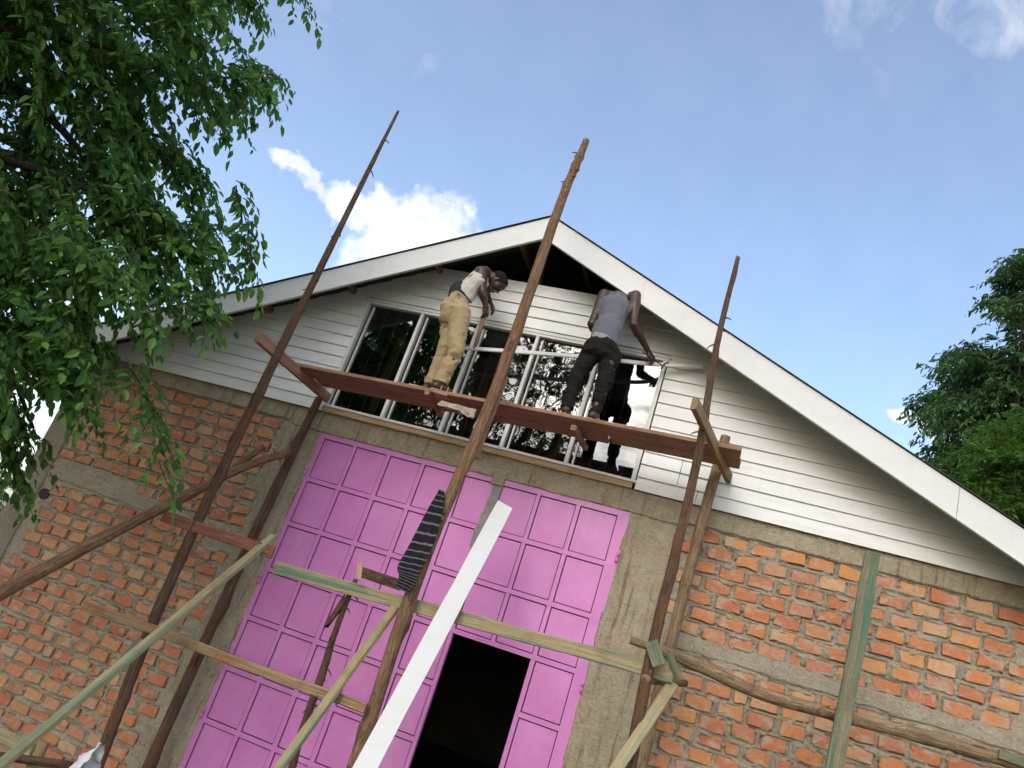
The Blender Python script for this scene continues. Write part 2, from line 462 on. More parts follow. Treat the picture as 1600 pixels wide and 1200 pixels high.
def m_leaf(name, dark, mid, light, trans=.35, rough=.42):
    mt = bpy.data.materials.new(name); mt.use_nodes = True; nt = mt.node_tree; nt.nodes.clear(); b = NB(nt)
    out = b.new('ShaderNodeOutputMaterial'); p = b.new('ShaderNodeBsdfPrincipled'); t = b.new('ShaderNodeBsdfTranslucent')
    isl = b.new('ShaderNodeNewGeometry').outputs['Random Per Island']; w = world_pos(b)
    c = b.ramp(b.math('ADD', b.math('MULTIPLY', isl, .7), b.math('MULTIPLY', b.noise(w, 1.2, 3), .4)), [(.15, dark), (.5, mid), (.95, light)])
    b.put(p.inputs['Base Color'], c); p.inputs['Roughness'].default_value = rough; p.inputs['Specular IOR Level'].default_value = .2
    b.put(t.inputs[0], b.mix(.5, c, tuple(min(1, x*1.6) for x in light)))
    mx = b.new('ShaderNodeMixShader'); mx.inputs[0].default_value = trans
    b.l.new(p.outputs[0], mx.inputs[1]); b.l.new(t.outputs[0], mx.inputs[2]); b.l.new(mx.outputs[0], out.inputs[0])
    return mt
def m_cloth(name, col, rough=.9, var=.3, scale=14, stripes=None):
    mt, b, p, _ = mat(name); w = world_pos(b)
    n = b.noise(w, scale, 5, .6, .6); n2 = b.noise(w, 160, 3, .6)
    c = b.mix(b.math('MULTIPLY', b.smooth(n, .4, .75), var), col, tuple(x*.5 for x in col))
    if stripes:
        uv = b.new('ShaderNodeTexCoord').outputs['UV']; s = b.new('ShaderNodeSeparateXYZ'); b.l.new(uv, s.inputs[0])
        st = b.smooth(b.math('SINE', b.math('MULTIPLY', b.math('ADD', s.outputs[1], b.math('MULTIPLY', n, .02)), stripes[1])), .72, .93)
        c = b.mix(st, c, stripes[0])
    b.put(p.inputs['Base Color'], c); p.inputs['Roughness'].default_value = rough; p.inputs['Specular IOR Level'].default_value = .15
    p.inputs['Sheen Weight'].default_value = .12 if max(col) > .06 else 0.
    bump(b, p, b.math('ADD', b.math('MULTIPLY', n, 2.), b.math('MULTIPLY', n2, .25)), .5, .012)
    return mt

BRICK = m_brick()
MORTAR = m_cement('lime cement mortar', (.32, .28, .21), (.40, .36, .28), (.48, .445, .365), 1.)
CONCRETE = m_cement('raw concrete', (.32, .27, .19), (.40, .35, .26), (.47, .425, .335), .7, True)
PLASTER = m_cement('grey plaster', (.23, .2, .16), (.27, .24, .19), (.3, .27, .22), .5)
SIDING = m_white('white siding paint', (.72, .745, .735), .45, .45)
BARGE = m_white('white bargeboard paint', (.61, .635, .635), .4, .35)
TRIM = m_white('white aluminium trim', (.63, .655, .66), .45, .4)
WFRAME = m_white('grey white window paint', (.62, .63, .61), .45, .75)
PINK = m_door()
GAPSHADE = m_plain('painted gap and hole shade', (.02, .012, .018), .8)  # near-black colour that paints in the shade of door gaps and wall hole
PRIMER = m_plain('grey primer', (.2, .2, .2), .6, 0, .6, 40)
GLASS = m_glass()
STEEL = m_plain('thin steel bar', (.35, .35, .34), .5, .3)
ROOF = m_plain('dark green roof sheet', (.025, .045, .04), .45, .2, .3, 8)
POLE = m_wood('peeled pole', (.10, .058, .034), (.215, .13, .078), (.36, .25, .155), .85, red=(.23, .115, .06), knots=True)
POLE_D = m_wood('dark bark pole', (.062, .037, .024), (.125, .076, .05), (.21, .14, .095), .9, red=(.15, .07, .04), knots=True)
LOG_W = m_wood('weathered log', (.14, .09, .055), (.27, .19, .115), (.42, .33, .21), .85, knots=True)
PLANK = m_wood('red brown plank', (.18, .10, .062), (.32, .185, .115), (.47, .31, .2), .75, grain=18)
PALE = m_wood('pale sawn wood', (.3, .2, .11), (.47, .34, .2), (.6, .48, .31), .8)
BATTEN = m_wood('green stained batten', (.2, .16, .09), (.36, .30, .17), (.5, .44, .28), .8, (.06, .2, .15), .36)
GREEN = m_wood('green painted post', (.13, .11, .07), (.22, .19, .125), (.33, .28, .19), .75, (.05, .17, .105), .48)
BOARD = m_wood('weathered board', (.15, .10, .055), (.32, .22, .12), (.46, .36, .22), .8, red=(.3, .13, .05))
REDBOARD = m_wood('red stained board', (.14, .05, .035), (.25, .1, .07), (.34, .2, .14), .8)
INTIMBER = m_wood('roof timber', (.14, .07, .04), (.25, .14, .075), (.35, .22, .12), .8)
FLOORM = m_cement('interior floor', (.1, .09, .08), (.12, .11, .1), (.15, .14, .12))

# ------------------------------------------------------------------ ground
def m_ground():
    mt, b, p, _ = mat('earth and grass'); w = world_pos(b)
    n = b.noise(w, .35, 7, .6); n2 = b.noise(w, 6, 6, .65); n3 = b.noise(w, 60, 4, .6)
    earth = b.mix(b.smooth(n2, .35, .7), (.19, .11, .065), (.28, .18, .11))
    grass = b.mix(b.smooth(n3, .35, .65), (.045, .075, .02), (.09, .13, .035))
    c = b.mix(b.smooth(n, .42, .58), earth, grass)
    b.put(p.inputs['Base Color'], c); p.inputs['Roughness'].default_value = .95
    bump(b, p, b.math('ADD', n2, b.math('MULTIPLY', n3, .4)), .8, .05)
    return mt
g = MB(); N = 120
ax = np.sign(np.linspace(-1, 1, N))*np.abs(np.linspace(-1, 1, N))**4*900
gv = []
for yy in ax:
    for xx in ax:
        z = -.08+.06*fbm([xx*.3, yy*.3, 0], 3)*min(1, max(0, (abs(yy+3)-3)/4)) if abs(xx) < 80 and abs(yy) < 80 else -.08
        gv.append((xx, yy, z if not (-9 < xx < 4 and -1.5 < yy < 12) else -.08))
gf = [(j*N+i, j*N+i+1, (j+1)*N+i+1, (j+1)*N+i) for j in range(N-1) for i in range(N-1)]
gv = [(x, y, z-.72*max(0, min(1, (-4.2-x)/1.6))*max(0, min(1, (y+4.5)/1.5))*max(0, min(1, (11-y)/2))) for x, y, z in gv]
g.add(gv, gf); g.build('ground', m_ground(), None, True, (0, 0, 0), kind='structure')

# ------------------------------------------------------------------ house
XC, XL, XR = -2.55, -7.90, 2.80
ZAP, SLOPE, DEPTH, OH = 6.36, .485, 11.0, .50
def zu(x): return ZAP-SLOPE*abs(x-XC)          # underside of the roof sheet
house = empty('house', (XC, 0, -.08), 'gabled brick house under construction with white boarded gable and pink steel doors', 'house')
ORIG[house.name] = np.array([XC, 0, -.08])

DX0, DX1, DZ1 = -4.434, -.977, 3.53
CL0, CR1 = -4.87, -.46
BEAM0, BEAM1 = 3.565, 3.745

def rough_slab(name, x0, x1, z0, z1, yf, mat_, amp=.008, h=.02, back=.12, ragged=0., parent=None, tilt=0., freq=7., seed=0., grooves=0., label=None):
    """wall piece whose seen face is a relief grid; ragged edges where it was cast or smeared"""
    nx = max(2, int((x1-x0)/h)+1); nz = max(2, int((z1-z0)/h)+1)
    X, Z = np.meshgrid(np.linspace(x0, x1, nx), np.linspace(z0, z1, nz))
    P = np.stack([X*freq+seed, Z*freq, np.full_like(X, seed*.37)], -1)
    Y = yf+amp*2*fbm(P, 5, .6)
    if grooves: Y = Y+grooves*np.maximum(0, fbm(np.stack([X*14+seed, Z*1.1, X*0], -1), 3))*2
    if ragged:
        ed = ragged*2*fbm(np.stack([X*9, Z*9+seed, X*0+3], -1), 4)
        wz = np.zeros_like(Z); wz[0] = 1; wz[-1] = 1
        Z = Z+ed*wz*1.2
        wx = np.zeros_like(X); wx[:, 0] = 1; wx[:, -1] = 1
        X = X+ed*wx
    Z = Z+tilt*(X-x0)
    V = np.stack([X, Y, Z], -1).reshape(-1, 3)
    idx = np.arange(nx*nz).reshape(nz, nx)
    F = np.stack([idx[:-1, :-1], idx[:-1, 1:], idx[1:, 1:], idx[1:, :-1]], -1).reshape(-1, 4).tolist()
    rim = list(idx[0, :])+list(idx[1:, -1])+list(idx[-1, -2::-1])+list(idx[-2:0:-1, 0])
    B = V[rim].copy(); B[:, 1] = yf+back; k = len(V); n = len(rim)
    for i in range(n): F.append((rim[(i+1) % n], rim[i], k+i, k+(i+1) % n))
    F.append([k+i for i in range(n)])
    mb = MB().add(np.vstack([V, B]), F)
    o = mb.build(name, mat_, parent, True)
    if label: o['label'] = label
    return o

# mortar beds of the two brick panels (kept behind the bricks, smeared proud in places)
wall_l = 'L'; wall_r = 'R'
rough_slab('concrete_column', CL0, DX0+.01, -.85, BEAM0+.02, -.012, CONCRETE, .009, .016, .2, .018, house, freq=5, seed=5., grooves=.012)
rough_slab('concrete_column', DX1-.01, CR1, -.1, BEAM0+.02, -.012, CONCRETE, .009, .016, .2, .02, house, freq=5, seed=9., grooves=.014)
rough_slab('concrete_column', XL, -7.58, -.85, BEAM1+.3, -.01, PLASTER, .006, .03, .25, .012, house, freq=4, seed=15.)
rough_slab('concrete_column', 2.50, XR, -.1, BEAM1+.3, -.01, PLASTER, .006, .04, .25, .012, house, freq=4, seed=19.)
rough_slab('ring_beam', -7.58, CL0+.0, BEAM0, BEAM1+.06, -.017, CONCRETE, .006, .018, .2, .012, house, freq=4, seed=23.)
rough_slab('ring_beam', CR1+.0, 2.5, BEAM0, BEAM1+.06, -.017, CONCRETE, .006, .018, .2, .014, house, freq=4, seed=27.)
rough_slab('door_lintel', CL0+.002, CR1-.002, DZ1-.01, BEAM1, -.021, CONCRETE, .008, .015, .2, .016, house, freq=6, seed=31.)
rough_slab('cement_band', -7.58, -4.98, 2.21, 2.36, -.006, MORTAR, .008, .014, .05, .016, house, tilt=-.035, freq=7, seed=35.)
rough_slab('cement_band', -7.58, -4.98, -.62, -.44, -.008, MORTAR, .008, .02, .05, .02, house, freq=7, seed=37.)
rough_slab('cement_band', CR1+.06, 2.5, 2.45, 2.59, -.006, MORTAR, .008, .014, .05, .022, house, tilt=.0, freq=7, seed=39.)

# bricks: ten-sided worn outlines, a dozen kinds shared between all
def brick_mesh(w, h, seed):
    r_ = np.random.default_rng(seed)
    c = min(w, h)*.5
    q = lambda s: r_.uniform(.10, .34)*s*c*.6
    a = [q(1) for _ in range(8)]
    o = [(-w/2+a[0], -h/2), (0+r_.uniform(-.03, .03), -h/2), (w/2-a[1], -h/2), (w/2, -h/2+a[2]), (w/2, h/2-a[3]),
         (w/2-a[4], h/2), (r_.uniform(-.03, .03), h/2), (-w/2+a[5], h/2), (-w/2, h/2-a[6]), (-w/2, -h/2+a[7])]
    o = np.array(o)+r_.normal(0, .0062, (10, 2))
    sl = r_.normal(0, .022, 2)
    def ring(s, y, j): 
        p = o*s; return np.stack([p[:, 0], y+p[:, 0]*sl[0]+p[:, 1]*sl[1]+r_.normal(0, j, 10), p[:, 1]], -1)
    V = np.vstack([ring(1., .05, 0), ring(1., -.002, .0015), ring(.93, -.009, .0016), [[0, -.010, 0]]])
    F = []
    for k in range(10):
        n = (k+1) % 10
        F += [(k, n, 10+n, 10+k), (10+k, 10+n, 20+n, 20+k), (20+k, 20+n, 30)]
    return V, F
KINDS = []
for k in range(24):
    w = [.214, .202, .22, .194, .21, .198][k % 6] if k < 18 else [.105, .09, .12, .14, .08, .11][k-18]
    V, F = brick_mesh(w, rng.uniform(.088, .107), 50+k)
    KINDS.append((w, V, F))
BM = []
for w, V, F in KINDS:
    me = bpy.data.meshes.new('brick'); me.from_pydata(V.tolist(), [], F); me.materials.append(BRICK); BM.append(me)
bricks = []
for wall, x0, x1, seed in ((wall_l, -7.57, CL0-.0, 1), (wall_r, CR1+.0, 2.5, 2)):
    r_ = np.random.default_rng(seed)
    z = BEAM0-.022; row = 0
    while z > (-.6 if wall == 'L' else .0):
        x = x0+(.0 if row % 2 else -.12)+r_.uniform(-.03, .03)
        while x < x1:
            k = int(r_.integers(0, 18)) if r_.random() > .08 else int(r_.integers(18, 24))
            w = KINDS[k][0]
            cx, cz = x+w/2, z-.055+r_.normal(0, .004)
            lo, hi = (2.21, 2.36) if wall == 'L' else (2.45, 2.59)
            t = -.035*(cx+7.58) if wall == 'L' else 0
            inband = lo+t-.045 < cz < hi+t+.045
            if cx-w/2 > x0-.02 and cx+w/2 < x1+.03 and not inband and not (wall == 'L' and abs(cx+7.48) < .1 and abs(cz-2.0) < .09):
                bricks.append((wall, k, np.array([cx, r_.normal(-.001, .004), cz]), r_.normal(0, .022), r_.normal(0, .01)))
            x += w+r_.uniform(.028, .056)
        z -= .1405+r_.normal(0, .0018); row += 1
def mortar_wall(which, x0, x1, z0, z1, seed, h=.0085):
    """mortar bed: sunk beside the bricks, squeezed out over their edges in places"""
    nx = int((x1-x0)/h)+1; nz = int((z1-z0)/h)+1
    X, Z = np.meshgrid(np.linspace(x0, x1, nx), np.linspace(z0, z1, nz)); hx = (x1-x0)/(nx-1); hz = (z1-z0)/(nz-1)
    sd = np.full(X.shape, .03)          # distance outside the nearest brick edge (negative inside)
    for w_, k, p, rz, ry in bricks:
        if w_ != which: continue
        hw, hh = KINDS[k][0]/2, .047
        i0, i1 = max(0, int((p[0]-hw-.035-x0)/hx)), min(nx, int((p[0]+hw+.035-x0)/hx)+2)
        j0, j1 = max(0, int((p[2]-hh-.035-z0)/hz)), min(nz, int((p[2]+hh+.035-z0)/hz)+2)
        dx = np.abs(X[j0:j1, i0:i1]-p[0])-hw; dzz = np.abs(Z[j0:j1, i0:i1]-p[2])-hh
        sd[j0:j1, i0:i1] = np.minimum(sd[j0:j1, i0:i1], np.maximum(dx, dzz))
    P = np.stack([X, Z, np.full_like(X, seed)], -1)
    big = fbm(P*5.5, 3); mid = fbm(P*22+5, 4, .62); lump = fbm(P*np.array([11, 16, 1])+9, 3)
    Y = .004-.014*mid*2-.008*big*2
    edge = np.exp(-((sd-.004)/.010)**2)
    Y = Y+edge*np.where(lump < .03, .02, 0)                       # open crevice along the brick
    Y = Y-np.exp(-((sd+.002)/.013)**2)*np.clip((lump-.04)*9, 0, 1)*.026   # squeezed-out mortar
    Y = np.where(sd < -.02, .02, Y)
    V = np.stack([X, Y, Z], -1).reshape(-1, 3)
    idx = np.arange(nx*nz).reshape(nz, nx)
    F = np.stack([idx[:-1, :-1], idx[:-1, 1:], idx[1:, 1:], idx[1:, :-1]], -1).reshape(-1, 4).tolist()
    rim = list(idx[0, :])+list(idx[1:, -1])+list(idx[-1, -2::-1])+list(idx[-2:0:-1, 0])
    B = V[rim].copy(); B[:, 1] = .16; k = len(V); n = len(rim)
    for i in range(n): F.append((rim[(i+1) % n], rim[i], k+i, k+(i+1) % n))
    F.append([k+i for i in range(n)])
    return MB().add(np.vstack([V, B]), F).build('brick_wall', MORTAR, house, True)
walls = {'L': mortar_wall('L', -7.60, CL0+.02, -.85, BEAM0+.01, 2.), 'R': mortar_wall('R', CR1-.02, 2.52, -.1, BEAM0+.01, 41.)}
bricks = [(walls[b[0]],)+b[1:] for b in bricks]
wall_l, wall_r = walls['L'], walls['R']
def proj(p):
    d = np.asarray(p)-CAM; zz = d@CF
    return 800+FPX*(d@CR)/zz, 600-FPX*(d@CU)/zz, zz
def area(b):
    u, v, zz = proj(b[2])
    if not (-10 < u < 1610 and -10 < v < 1210): return -1./zz
    d = b[2]-CAM
    return abs(d[1])/zz**3*KINDS[b[1]][0]
bricks.sort(key=area, reverse=True)
for wall, k, p, rz, ry in bricks[:290]:
    o = bpy.data.objects.new('brick', BM[k]); COL.objects.link(o); o.rotation_euler = (0, rz, ry)
    attach(o, wall, p)
for wall in (wall_l, wall_r):
    mb = MB()
    for w_, k, p, rz, ry in bricks[290:]:
        if w_ is wall:
            V = KINDS[k][1]; c, s = math.cos(rz), math.sin(rz)
            mb.add(np.stack([V[:, 0]*c+V[:, 2]*s, V[:, 1], -V[:, 0]*s+V[:, 2]*c], -1)+p, KINDS[k][2])
    if mb.n: mb.build('brickwork', BRICK, wall, kind='stuff')
# side and back walls, floor
for a in ((XL, XL+.2, .24, DEPTH, -.08, 3.9, 'side_wall'), (XR-.2, XR, .24, DEPTH, -.08, 3.9, 'side_wall'), (XL+.2, XR-.2, DEPTH-.2, DEPTH, -.08, 3.9, 'back_wall')):
    box(*a[:6]).build(a[6], PLASTER, house)
mb = MB(); mb.add([(XL, DEPTH-.1, 3.9), (XR, DEPTH-.1, 3.9), (XC, DEPTH-.1, 6.3)], [(0, 1, 2)]); mb.build('back_gable', SIDING, house)
box(XL+.2, XR-.2, .25, DEPTH-.2, -.08, -.03).build('floor_slab', FLOORM, house)

# siding boards
PIT = .1338; SZ0 = 3.742; TH = .016
WX0, WX1, WZ0, WZ1 = -4.505, -1.026, 3.808, 5.158
def siding(xa0, xa1, xb0, xb1, z0, z1, seed):
    """lapped board: bottom edge from xa0 to xb0, top edge from xa1 to xb1"""
    n = max(4, int((xb0-xa0)/.16)); V = []; F = []
    for i in range(n+1):
        q = i/n; xb = xa0+(xb0-xa0)*q; xt = xa1+(xb1-xa1)*q
        e = .0045*fbm([xb*2.1, seed*1.3, .5], 3)*2; e2 = .006*fbm([xb*1.3, seed*2.7, 4.5], 3)*2
        yb, yt = -.060+e2, -.040
        V += [(xb, yb, z0+e), (xb, yb+TH, z0+e), (xt, yt, z1), (xt, yt+TH, z1)]
    for i in range(n):
        a = i*4; c = a+4
        F += [(a, c, c+2, a+2), (a+1, a, a+2, a+3), (c+1, a+1, a+3, c+3), (a+1, c+1, c, a)] if False else [(a, c, c+2, a+2), (a+1, a+3, c+3, c+1), (a, a+1, c+1, c), (a+2, c+2, c+3, a+3)]
    F += [(0, 2, 3, 1), (n*4, n*4+1, n*4+3, n*4+2)]
    return MB().add(V, F)
for k in range(15):
    z0 = SZ0+k*PIT; z1 = z0+PIT+.012
    def lim(z):
        d = (ZAP-.005-z)/SLOPE
        return max(XL+.02, XC-d), min(XR-.02, XC+d)
    l0, r0 = lim(z0); l1, r1 = lim(z1)
    iv = []
    if z1 < WZ1+.1:
        iv = [(l0, l1, WX0-.028, WX0-.028), (WX1+.028, WX1+.028, r0, r1)]
        if k in (1, 2): iv = [iv[0], (WX1+.028, WX1+.028, -.62, -.62), (-.614, -.614, r0, r1)]
        if k in (0,): iv = [iv[0], (WX1+.028, WX1+.028, -.42, -.42), (-.414, -.414, r0, r1)]
    elif k in (11, 13): iv = [(l0, l1, -3.7, -3.7), (-3.695, -3.695, r0, r1)]
    else: iv = [(l0, l1, -1.9, -1.9), (-1.895, -1.895, r0, r1)] if k == 12 else [(l0, l1, r0, r1)]
    for j, q in enumerate(iv):
        siding(q[0], q[1], q[2], q[3], z0, z1, k*3.1+j).build('siding_board', SIDING, house)
# timber studs behind the boards, sill timber under the window
for x in np.arange(XL+.3, XR-.2, .95):
    top = min(zu(x)-.02, 5.72)
    if WX0-.1 < x < WX1+.1: continue
    box(x-.025, x+.025, -.022, .06, BEAM1+.062, top).build('stud', INTIMBER, house)
board((WX0-.03, -.03, 3.773), (WX1+.0, -.03, 3.773), .066, .05, wob=.002, seed=4).build('sill_timber', PALE, house, label='pale raw timber sill under the window')
board((WX0-.05, -.045, WZ1+.022), (WX1+.05, -.045, WZ1+.022), .04, .05, wob=.002, seed=5).build('head_timber', WFRAME, house)

# window: five lights, double bars, burglar bars behind the glass
win = empty('window', ((WX0+WX1)/2, -.02, WZ0)); attach(win, house, ((WX0+WX1)/2, -.02, WZ0))
mu = np.linspace(WX0, WX1, 6)
fw = .028
mb = MB()
for v, f in (boxv(WX0-fw, WX1+fw, -.066, .02, WZ0-.03+.026, WZ0+.022), boxv(WX0-fw, WX1+fw, -.066, .02, WZ1-.026, WZ1)): mb.add(v, f)
for x in (mu[0]-.001, mu[5]+.001):
    v, f = boxv(x-fw+.001, x+.014, -.064, .018, WZ0+.022, WZ1-.026); mb.add(v, f)
mb.build('window_frame', WFRAME, win)
for i in range(1, 5): cbox(mu[i]-.019, mu[i]+.019, -.062, .018, WZ0+.022, WZ1-.026, .004).build('mullion', WFRAME, win)
for i in range(5):
    a, b_ = mu[i]+.02, mu[i+1]-.02
    cbox(a+.035, a+.052, -.035, .01, WZ0+.024, WZ1-.05, .003).build('sash_bar', WFRAME, win)
    MB().add(*boxv(a-.004, b_+.004, -.008, -.003, WZ0+.02, WZ1-.024)).build('pane', GLASS, win)
    for q in (.3, .55, .8):
        x = a+(b_-a)*q
        tube([(x, .045, WZ0), (x, .045, WZ1)], [.0065, .0065], 6, 3, 0).build('burglar_bar', STEEL, win)
# roof timbers seen through the glass and in the open gable
def tim(u0, v0, u1, v1, y0, y1, w=.1, t=.05, mt=INTIMBER, nm='roof_timber'):
    board(px(u0, v0, y0), px(u1, v1, y1), w, t, hint=(0, 1, 0), roll=math.pi/2, wob=.003, seed=int(u0)).build(nm, mt, house)
tim(655, 470, 560, 690, .35, .35, .1, .06)
tim(850, 400, 778, 720, .3, .3, .10, .06)
tim(930, 668, 800, 755, .4, .5, .09, .05)
tim(745, 520, 690, 690, .6, .6, .08, .05)
for y in (1.7, 4.3, 7.0):
    for s in (-1, 1):
        board((XC, y, ZAP-.14), (XC+s*4.9, y, ZAP-.14-SLOPE*4.9), .12, .05, wob=.002, seed=int(y*3)).build('rafter', INTIMBER, house)
    board((XC-4.7, y+.06, 3.95), (XC+4.7, y+.06, 3.95), .12, .05, wob=.002, seed=int(y*5)).build('tie_beam', INTIMBER, house)
# purlins run out under the overhang
for s in (-1, 1):
    for d in (.35, 1.25, 2.2, 3.15, 4.1, 5.0, 5.6):
        x = XC+s*d; z = zu(x)-.045
        board((x, -OH+.03, z), (x, DEPTH-.2, z), .075, .05, wob=.002, seed=int(d*9), n=8).build('purlin', INTIMBER, house)
# roof sheets with box ribs running down the slope, and bargeboards
for s in (-1, 1):
    ys = np.arange(-OH-.035, DEPTH+.3, .05); ls = [0, 1.5, 3., 4.5, 6.25]
    V = []
    for y in ys:
        i = int(round((y+OH+.035)/.05)); rib = .022 if i % 4 == 1 else 0.
        for l in ls:
            V.append((XC+s*l, y, ZAP-SLOPE*l+rib+.004+.006*fbm([l*1.3, y*.7, s*3.], 2)))
    n = len(V); m5 = len(ls)
    V = V+[(x, y, z-.004) for x, y, z in V]
    F = []
    for i in range(len(ys)-1):
        for j in range(m5-1):
            a = i*m5+j; q = (a, a+1, a+m5+1, a+m5)
            F.append(q if s < 0 else q[::-1]); F.append(tuple(n+x for x in (q[::-1] if s < 0 else q)))
    for j in range(m5-1): F.append((j, j+1, n+j+1, n+j))
    MB().add(V, F).build('roof_sheet', ROOF, house)
    # bargeboard in lengths
    cuts = [0.0, 2.95, 6.3] if s < 0 else [0.0, 4.2, 6.3]
    BH = .285
    for c0, c1 in zip(cuts[:-1], cuts[1:]):
        V = []; F = []; nn = 14
        for i in range(nn+1):
            l = c0+.002+(c1-c0-.004)*i/nn; x = XC+s*l; zt = ZAP-SLOPE*l-.008; e = .004*fbm([l*2.+s, 3., c0], 2)
            y0 = -OH-.012+.008*fbm([l*1.1, s*4., 7.], 2)
            V += [(x, y0, zt), (x, y0, zt-BH+.022+e), (x, y0-.008, zt-BH+.018+e), (x, y0-.008, zt-BH+e), (x, y0+.026, zt-BH+e), (x, y0+.026, zt)]
        for i in range(nn):
            for k in range(6):
                q = (i*6+k, i*6+(k+1) % 6, (i+1)*6+(k+1) % 6, (i+1)*6+k); F.append(q if s > 0 else q[::-1])
        F += [(0, 5, 4, 3, 2, 1), tuple(nn*6+k for k in range(6))]
        MB().add(V, F).build('bargeboard', BARGE, house)
    V = []
# doors: two leaves, panels let into a proud frame, dark gaps round each panel
PW, PH, RP = .352, .443, .497
colx = {'L': [-4.370, -3.966, -3.556, -3.150], 'R': [-2.690, -2.279, -1.869, -1.455]}
pw = {'L': .352, 'R': .362}
YF, YP = -.010, .003
for side in 'LR':
    x0, x1 = (DX0, -2.748) if side == 'L' else (-2.738, DX1)
    leaf = empty('door_leaf', (0, 0, 0)); attach(leaf, house, ((x0+x1)/2, 0, -.03))
    if side == 'R': leaf['label'] = 'right pink door leaf with an open wicket doorway'
    cs = colx[side]; w = pw[side]
    hole = lambda i, j: side == 'R' and i in (1, 2) and j >= 3
    zb, zt_ = -.03, DZ1-.012
    G = .0048
    mb = MB()
    # stiles
    edges = [x0]+[v for c in cs for v in (c, c+w)]+[x1]
    for i in range(0, len(edges), 2):
        a, b_ = edges[i]+(G if i else 0), edges[i+1]-(G if i < len(edges)-2 else 0)
        if side == 'R' and i == 4:
            v, f = boxv(a, b_, YF, .03, 3.456-RP*2-PH-.03, zt_)
        else: v, f = boxv(a, b_, YF, .03, zb, zt_)
        mb.add(v, f)
    mb.build('stile_frame', PINK, leaf)
    for j in range(8):
        t = zt_ if j == 0 else 3.456-RP*(j-1)-PH-G; bt = 3.456-RP*j+G if j < 7 else zb
        segs = [(x0, x1)]
        if side == 'R' and j > 3: segs = [(x0, cs[1]-.028), (cs[2]+w+.026, x1)]
        for a, b_ in segs:
            MB().add(*boxv(a+.0015, b_-.0015, YF-.0025, .029, bt, t)).build('rail', PINK, leaf)
    for i in range(4):
        for j in range(7):
            if hole(i, j): continue
            a = cs[i]; zt2 = 3.456-RP*j
            nx_, nz_ = 6, 7; V = []; F = []
            bw = rng.normal(0, .0065)
            for q in range(nz_+1):
                for p_ in range(nx_+1):
                    uu, vv = p_/nx_, q/nz_
                    V.append((a+G+(w-2*G)*uu, YP+bw*16*uu*(1-uu)*vv*(1-vv)*.6+rng.normal(0, .0003), zt2-PH+G+(PH-2*G)*vv))
            for q in range(nz_):
                for p_ in range(nx_):
                    c = q*(nx_+1)+p_; F.append((c, c+1, c+nx_+2, c+nx_+1))
            MB().add(V, F).build('door_panel', PINK, leaf, True)
    # near-black backing sheet: its colour stands in for shade in the gaps
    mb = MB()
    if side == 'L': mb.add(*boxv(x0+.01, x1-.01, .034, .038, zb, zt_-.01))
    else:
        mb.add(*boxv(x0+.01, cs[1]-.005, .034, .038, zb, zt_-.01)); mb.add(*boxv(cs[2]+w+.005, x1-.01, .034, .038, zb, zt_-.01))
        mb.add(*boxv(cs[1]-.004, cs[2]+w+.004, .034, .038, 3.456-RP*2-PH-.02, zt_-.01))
    mb.build('gap_shade_sheet', GAPSHADE, leaf)
    for z in ((3.02, 1.83, .5)):
        xx = x0+.012 if side == 'L' else x1-.012
        mb = tube([(xx, YF-.016, z), (xx, YF-.016, z+.05)], [.013, .013], 10, 3, 0)
        tube([(xx, YF-.016, z+.054), (xx, YF-.016, z+.10)], [.013, .013], 10, 3, 0, mb=mb)
        mb.build('hinge', PINK, leaf, True)
# bare primer strip on the right leaf, under the lump of cement on the lintel
V = []; F = []
for i in range(21):
    q = i/20; z = 3.50-.72*q; w = .05*math.sin(math.pi*min(1, .3+q*.62))+.018*fbm([q*9, 1, 2], 3)
    c = -2.325-.05*q+.015*math.sin(q*5)
    V += [(c-w, YF-.0065, z), (c+w, YF-.0065, z), (c+w, YF-.0035, z), (c-w, YF-.0035, z)]
for i in range(20):
    a = i*4; c = a+4; F += [(a+1, a, c, c+1), (a, a+3, c+3, c), (a+2, a+1, c+1, c+2)]
MB().add(V, F).build('primer_patch', PRIMER, leaf, label='unpainted grey primer streak')
rough_slab('cement_lump', -2.40, -2.27, 3.44, 3.60, -.035, CONCRETE, .01, .012, .04, .012, house, freq=18, seed=61.)
# pipe hole in the left panel: flat disc with its shade in the colour
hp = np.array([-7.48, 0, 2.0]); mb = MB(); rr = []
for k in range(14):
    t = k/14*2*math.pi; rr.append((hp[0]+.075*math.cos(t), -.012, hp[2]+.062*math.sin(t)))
mb.add(rr+[(a, .0, c) for a, b_, c in rr], [tuple(range(14))]+[(k, 14+k, 14+(k+1) % 14, (k+1) % 14) for k in range(14)]); mb.build('hole_shade_disc', GAPSHADE, wall_l, label='near-black disc painted as the shade of a round hole in the brickwork')

# ------------------------------------------------------------------ scaffold
scaf = empty('timber_scaffold', (-2.4, -1.2, -.08), 'rough scaffold of bark poles, logs and sawn battens in front of the house', 'scaffold')
ORIG[scaf.name] = np.array([-2.4, -1.2, -.08])
def to_ground(p, q):
    """extend the line q->p down to the earth"""
    p, q = np.array(p), np.array(q); d = p-q
    return p+d*((-.12-p[2])/d[2])
def twigs(mb, pts, r, n, seed, lo=.05):
    r_ = np.random.default_rng(seed); C = spline(pts, 60)
    for _ in range(n):
        i = int(r_.integers(2, 58)); d = nrm(C[i+1]-C[i]); a, b_ = frame_of(d); t = r_.uniform(0, 6.28)
        o = a*math.cos(t)+b_*math.sin(t); l = r_.uniform(lo, lo*2.2)
        tube([C[i]+o*r*.5, C[i]+o*(r+l*.6)+d*l*.3, C[i]+o*(r+l)+d*l*.7], [.008, .006, .003], 5, 4, .05, seed, mb=mb)
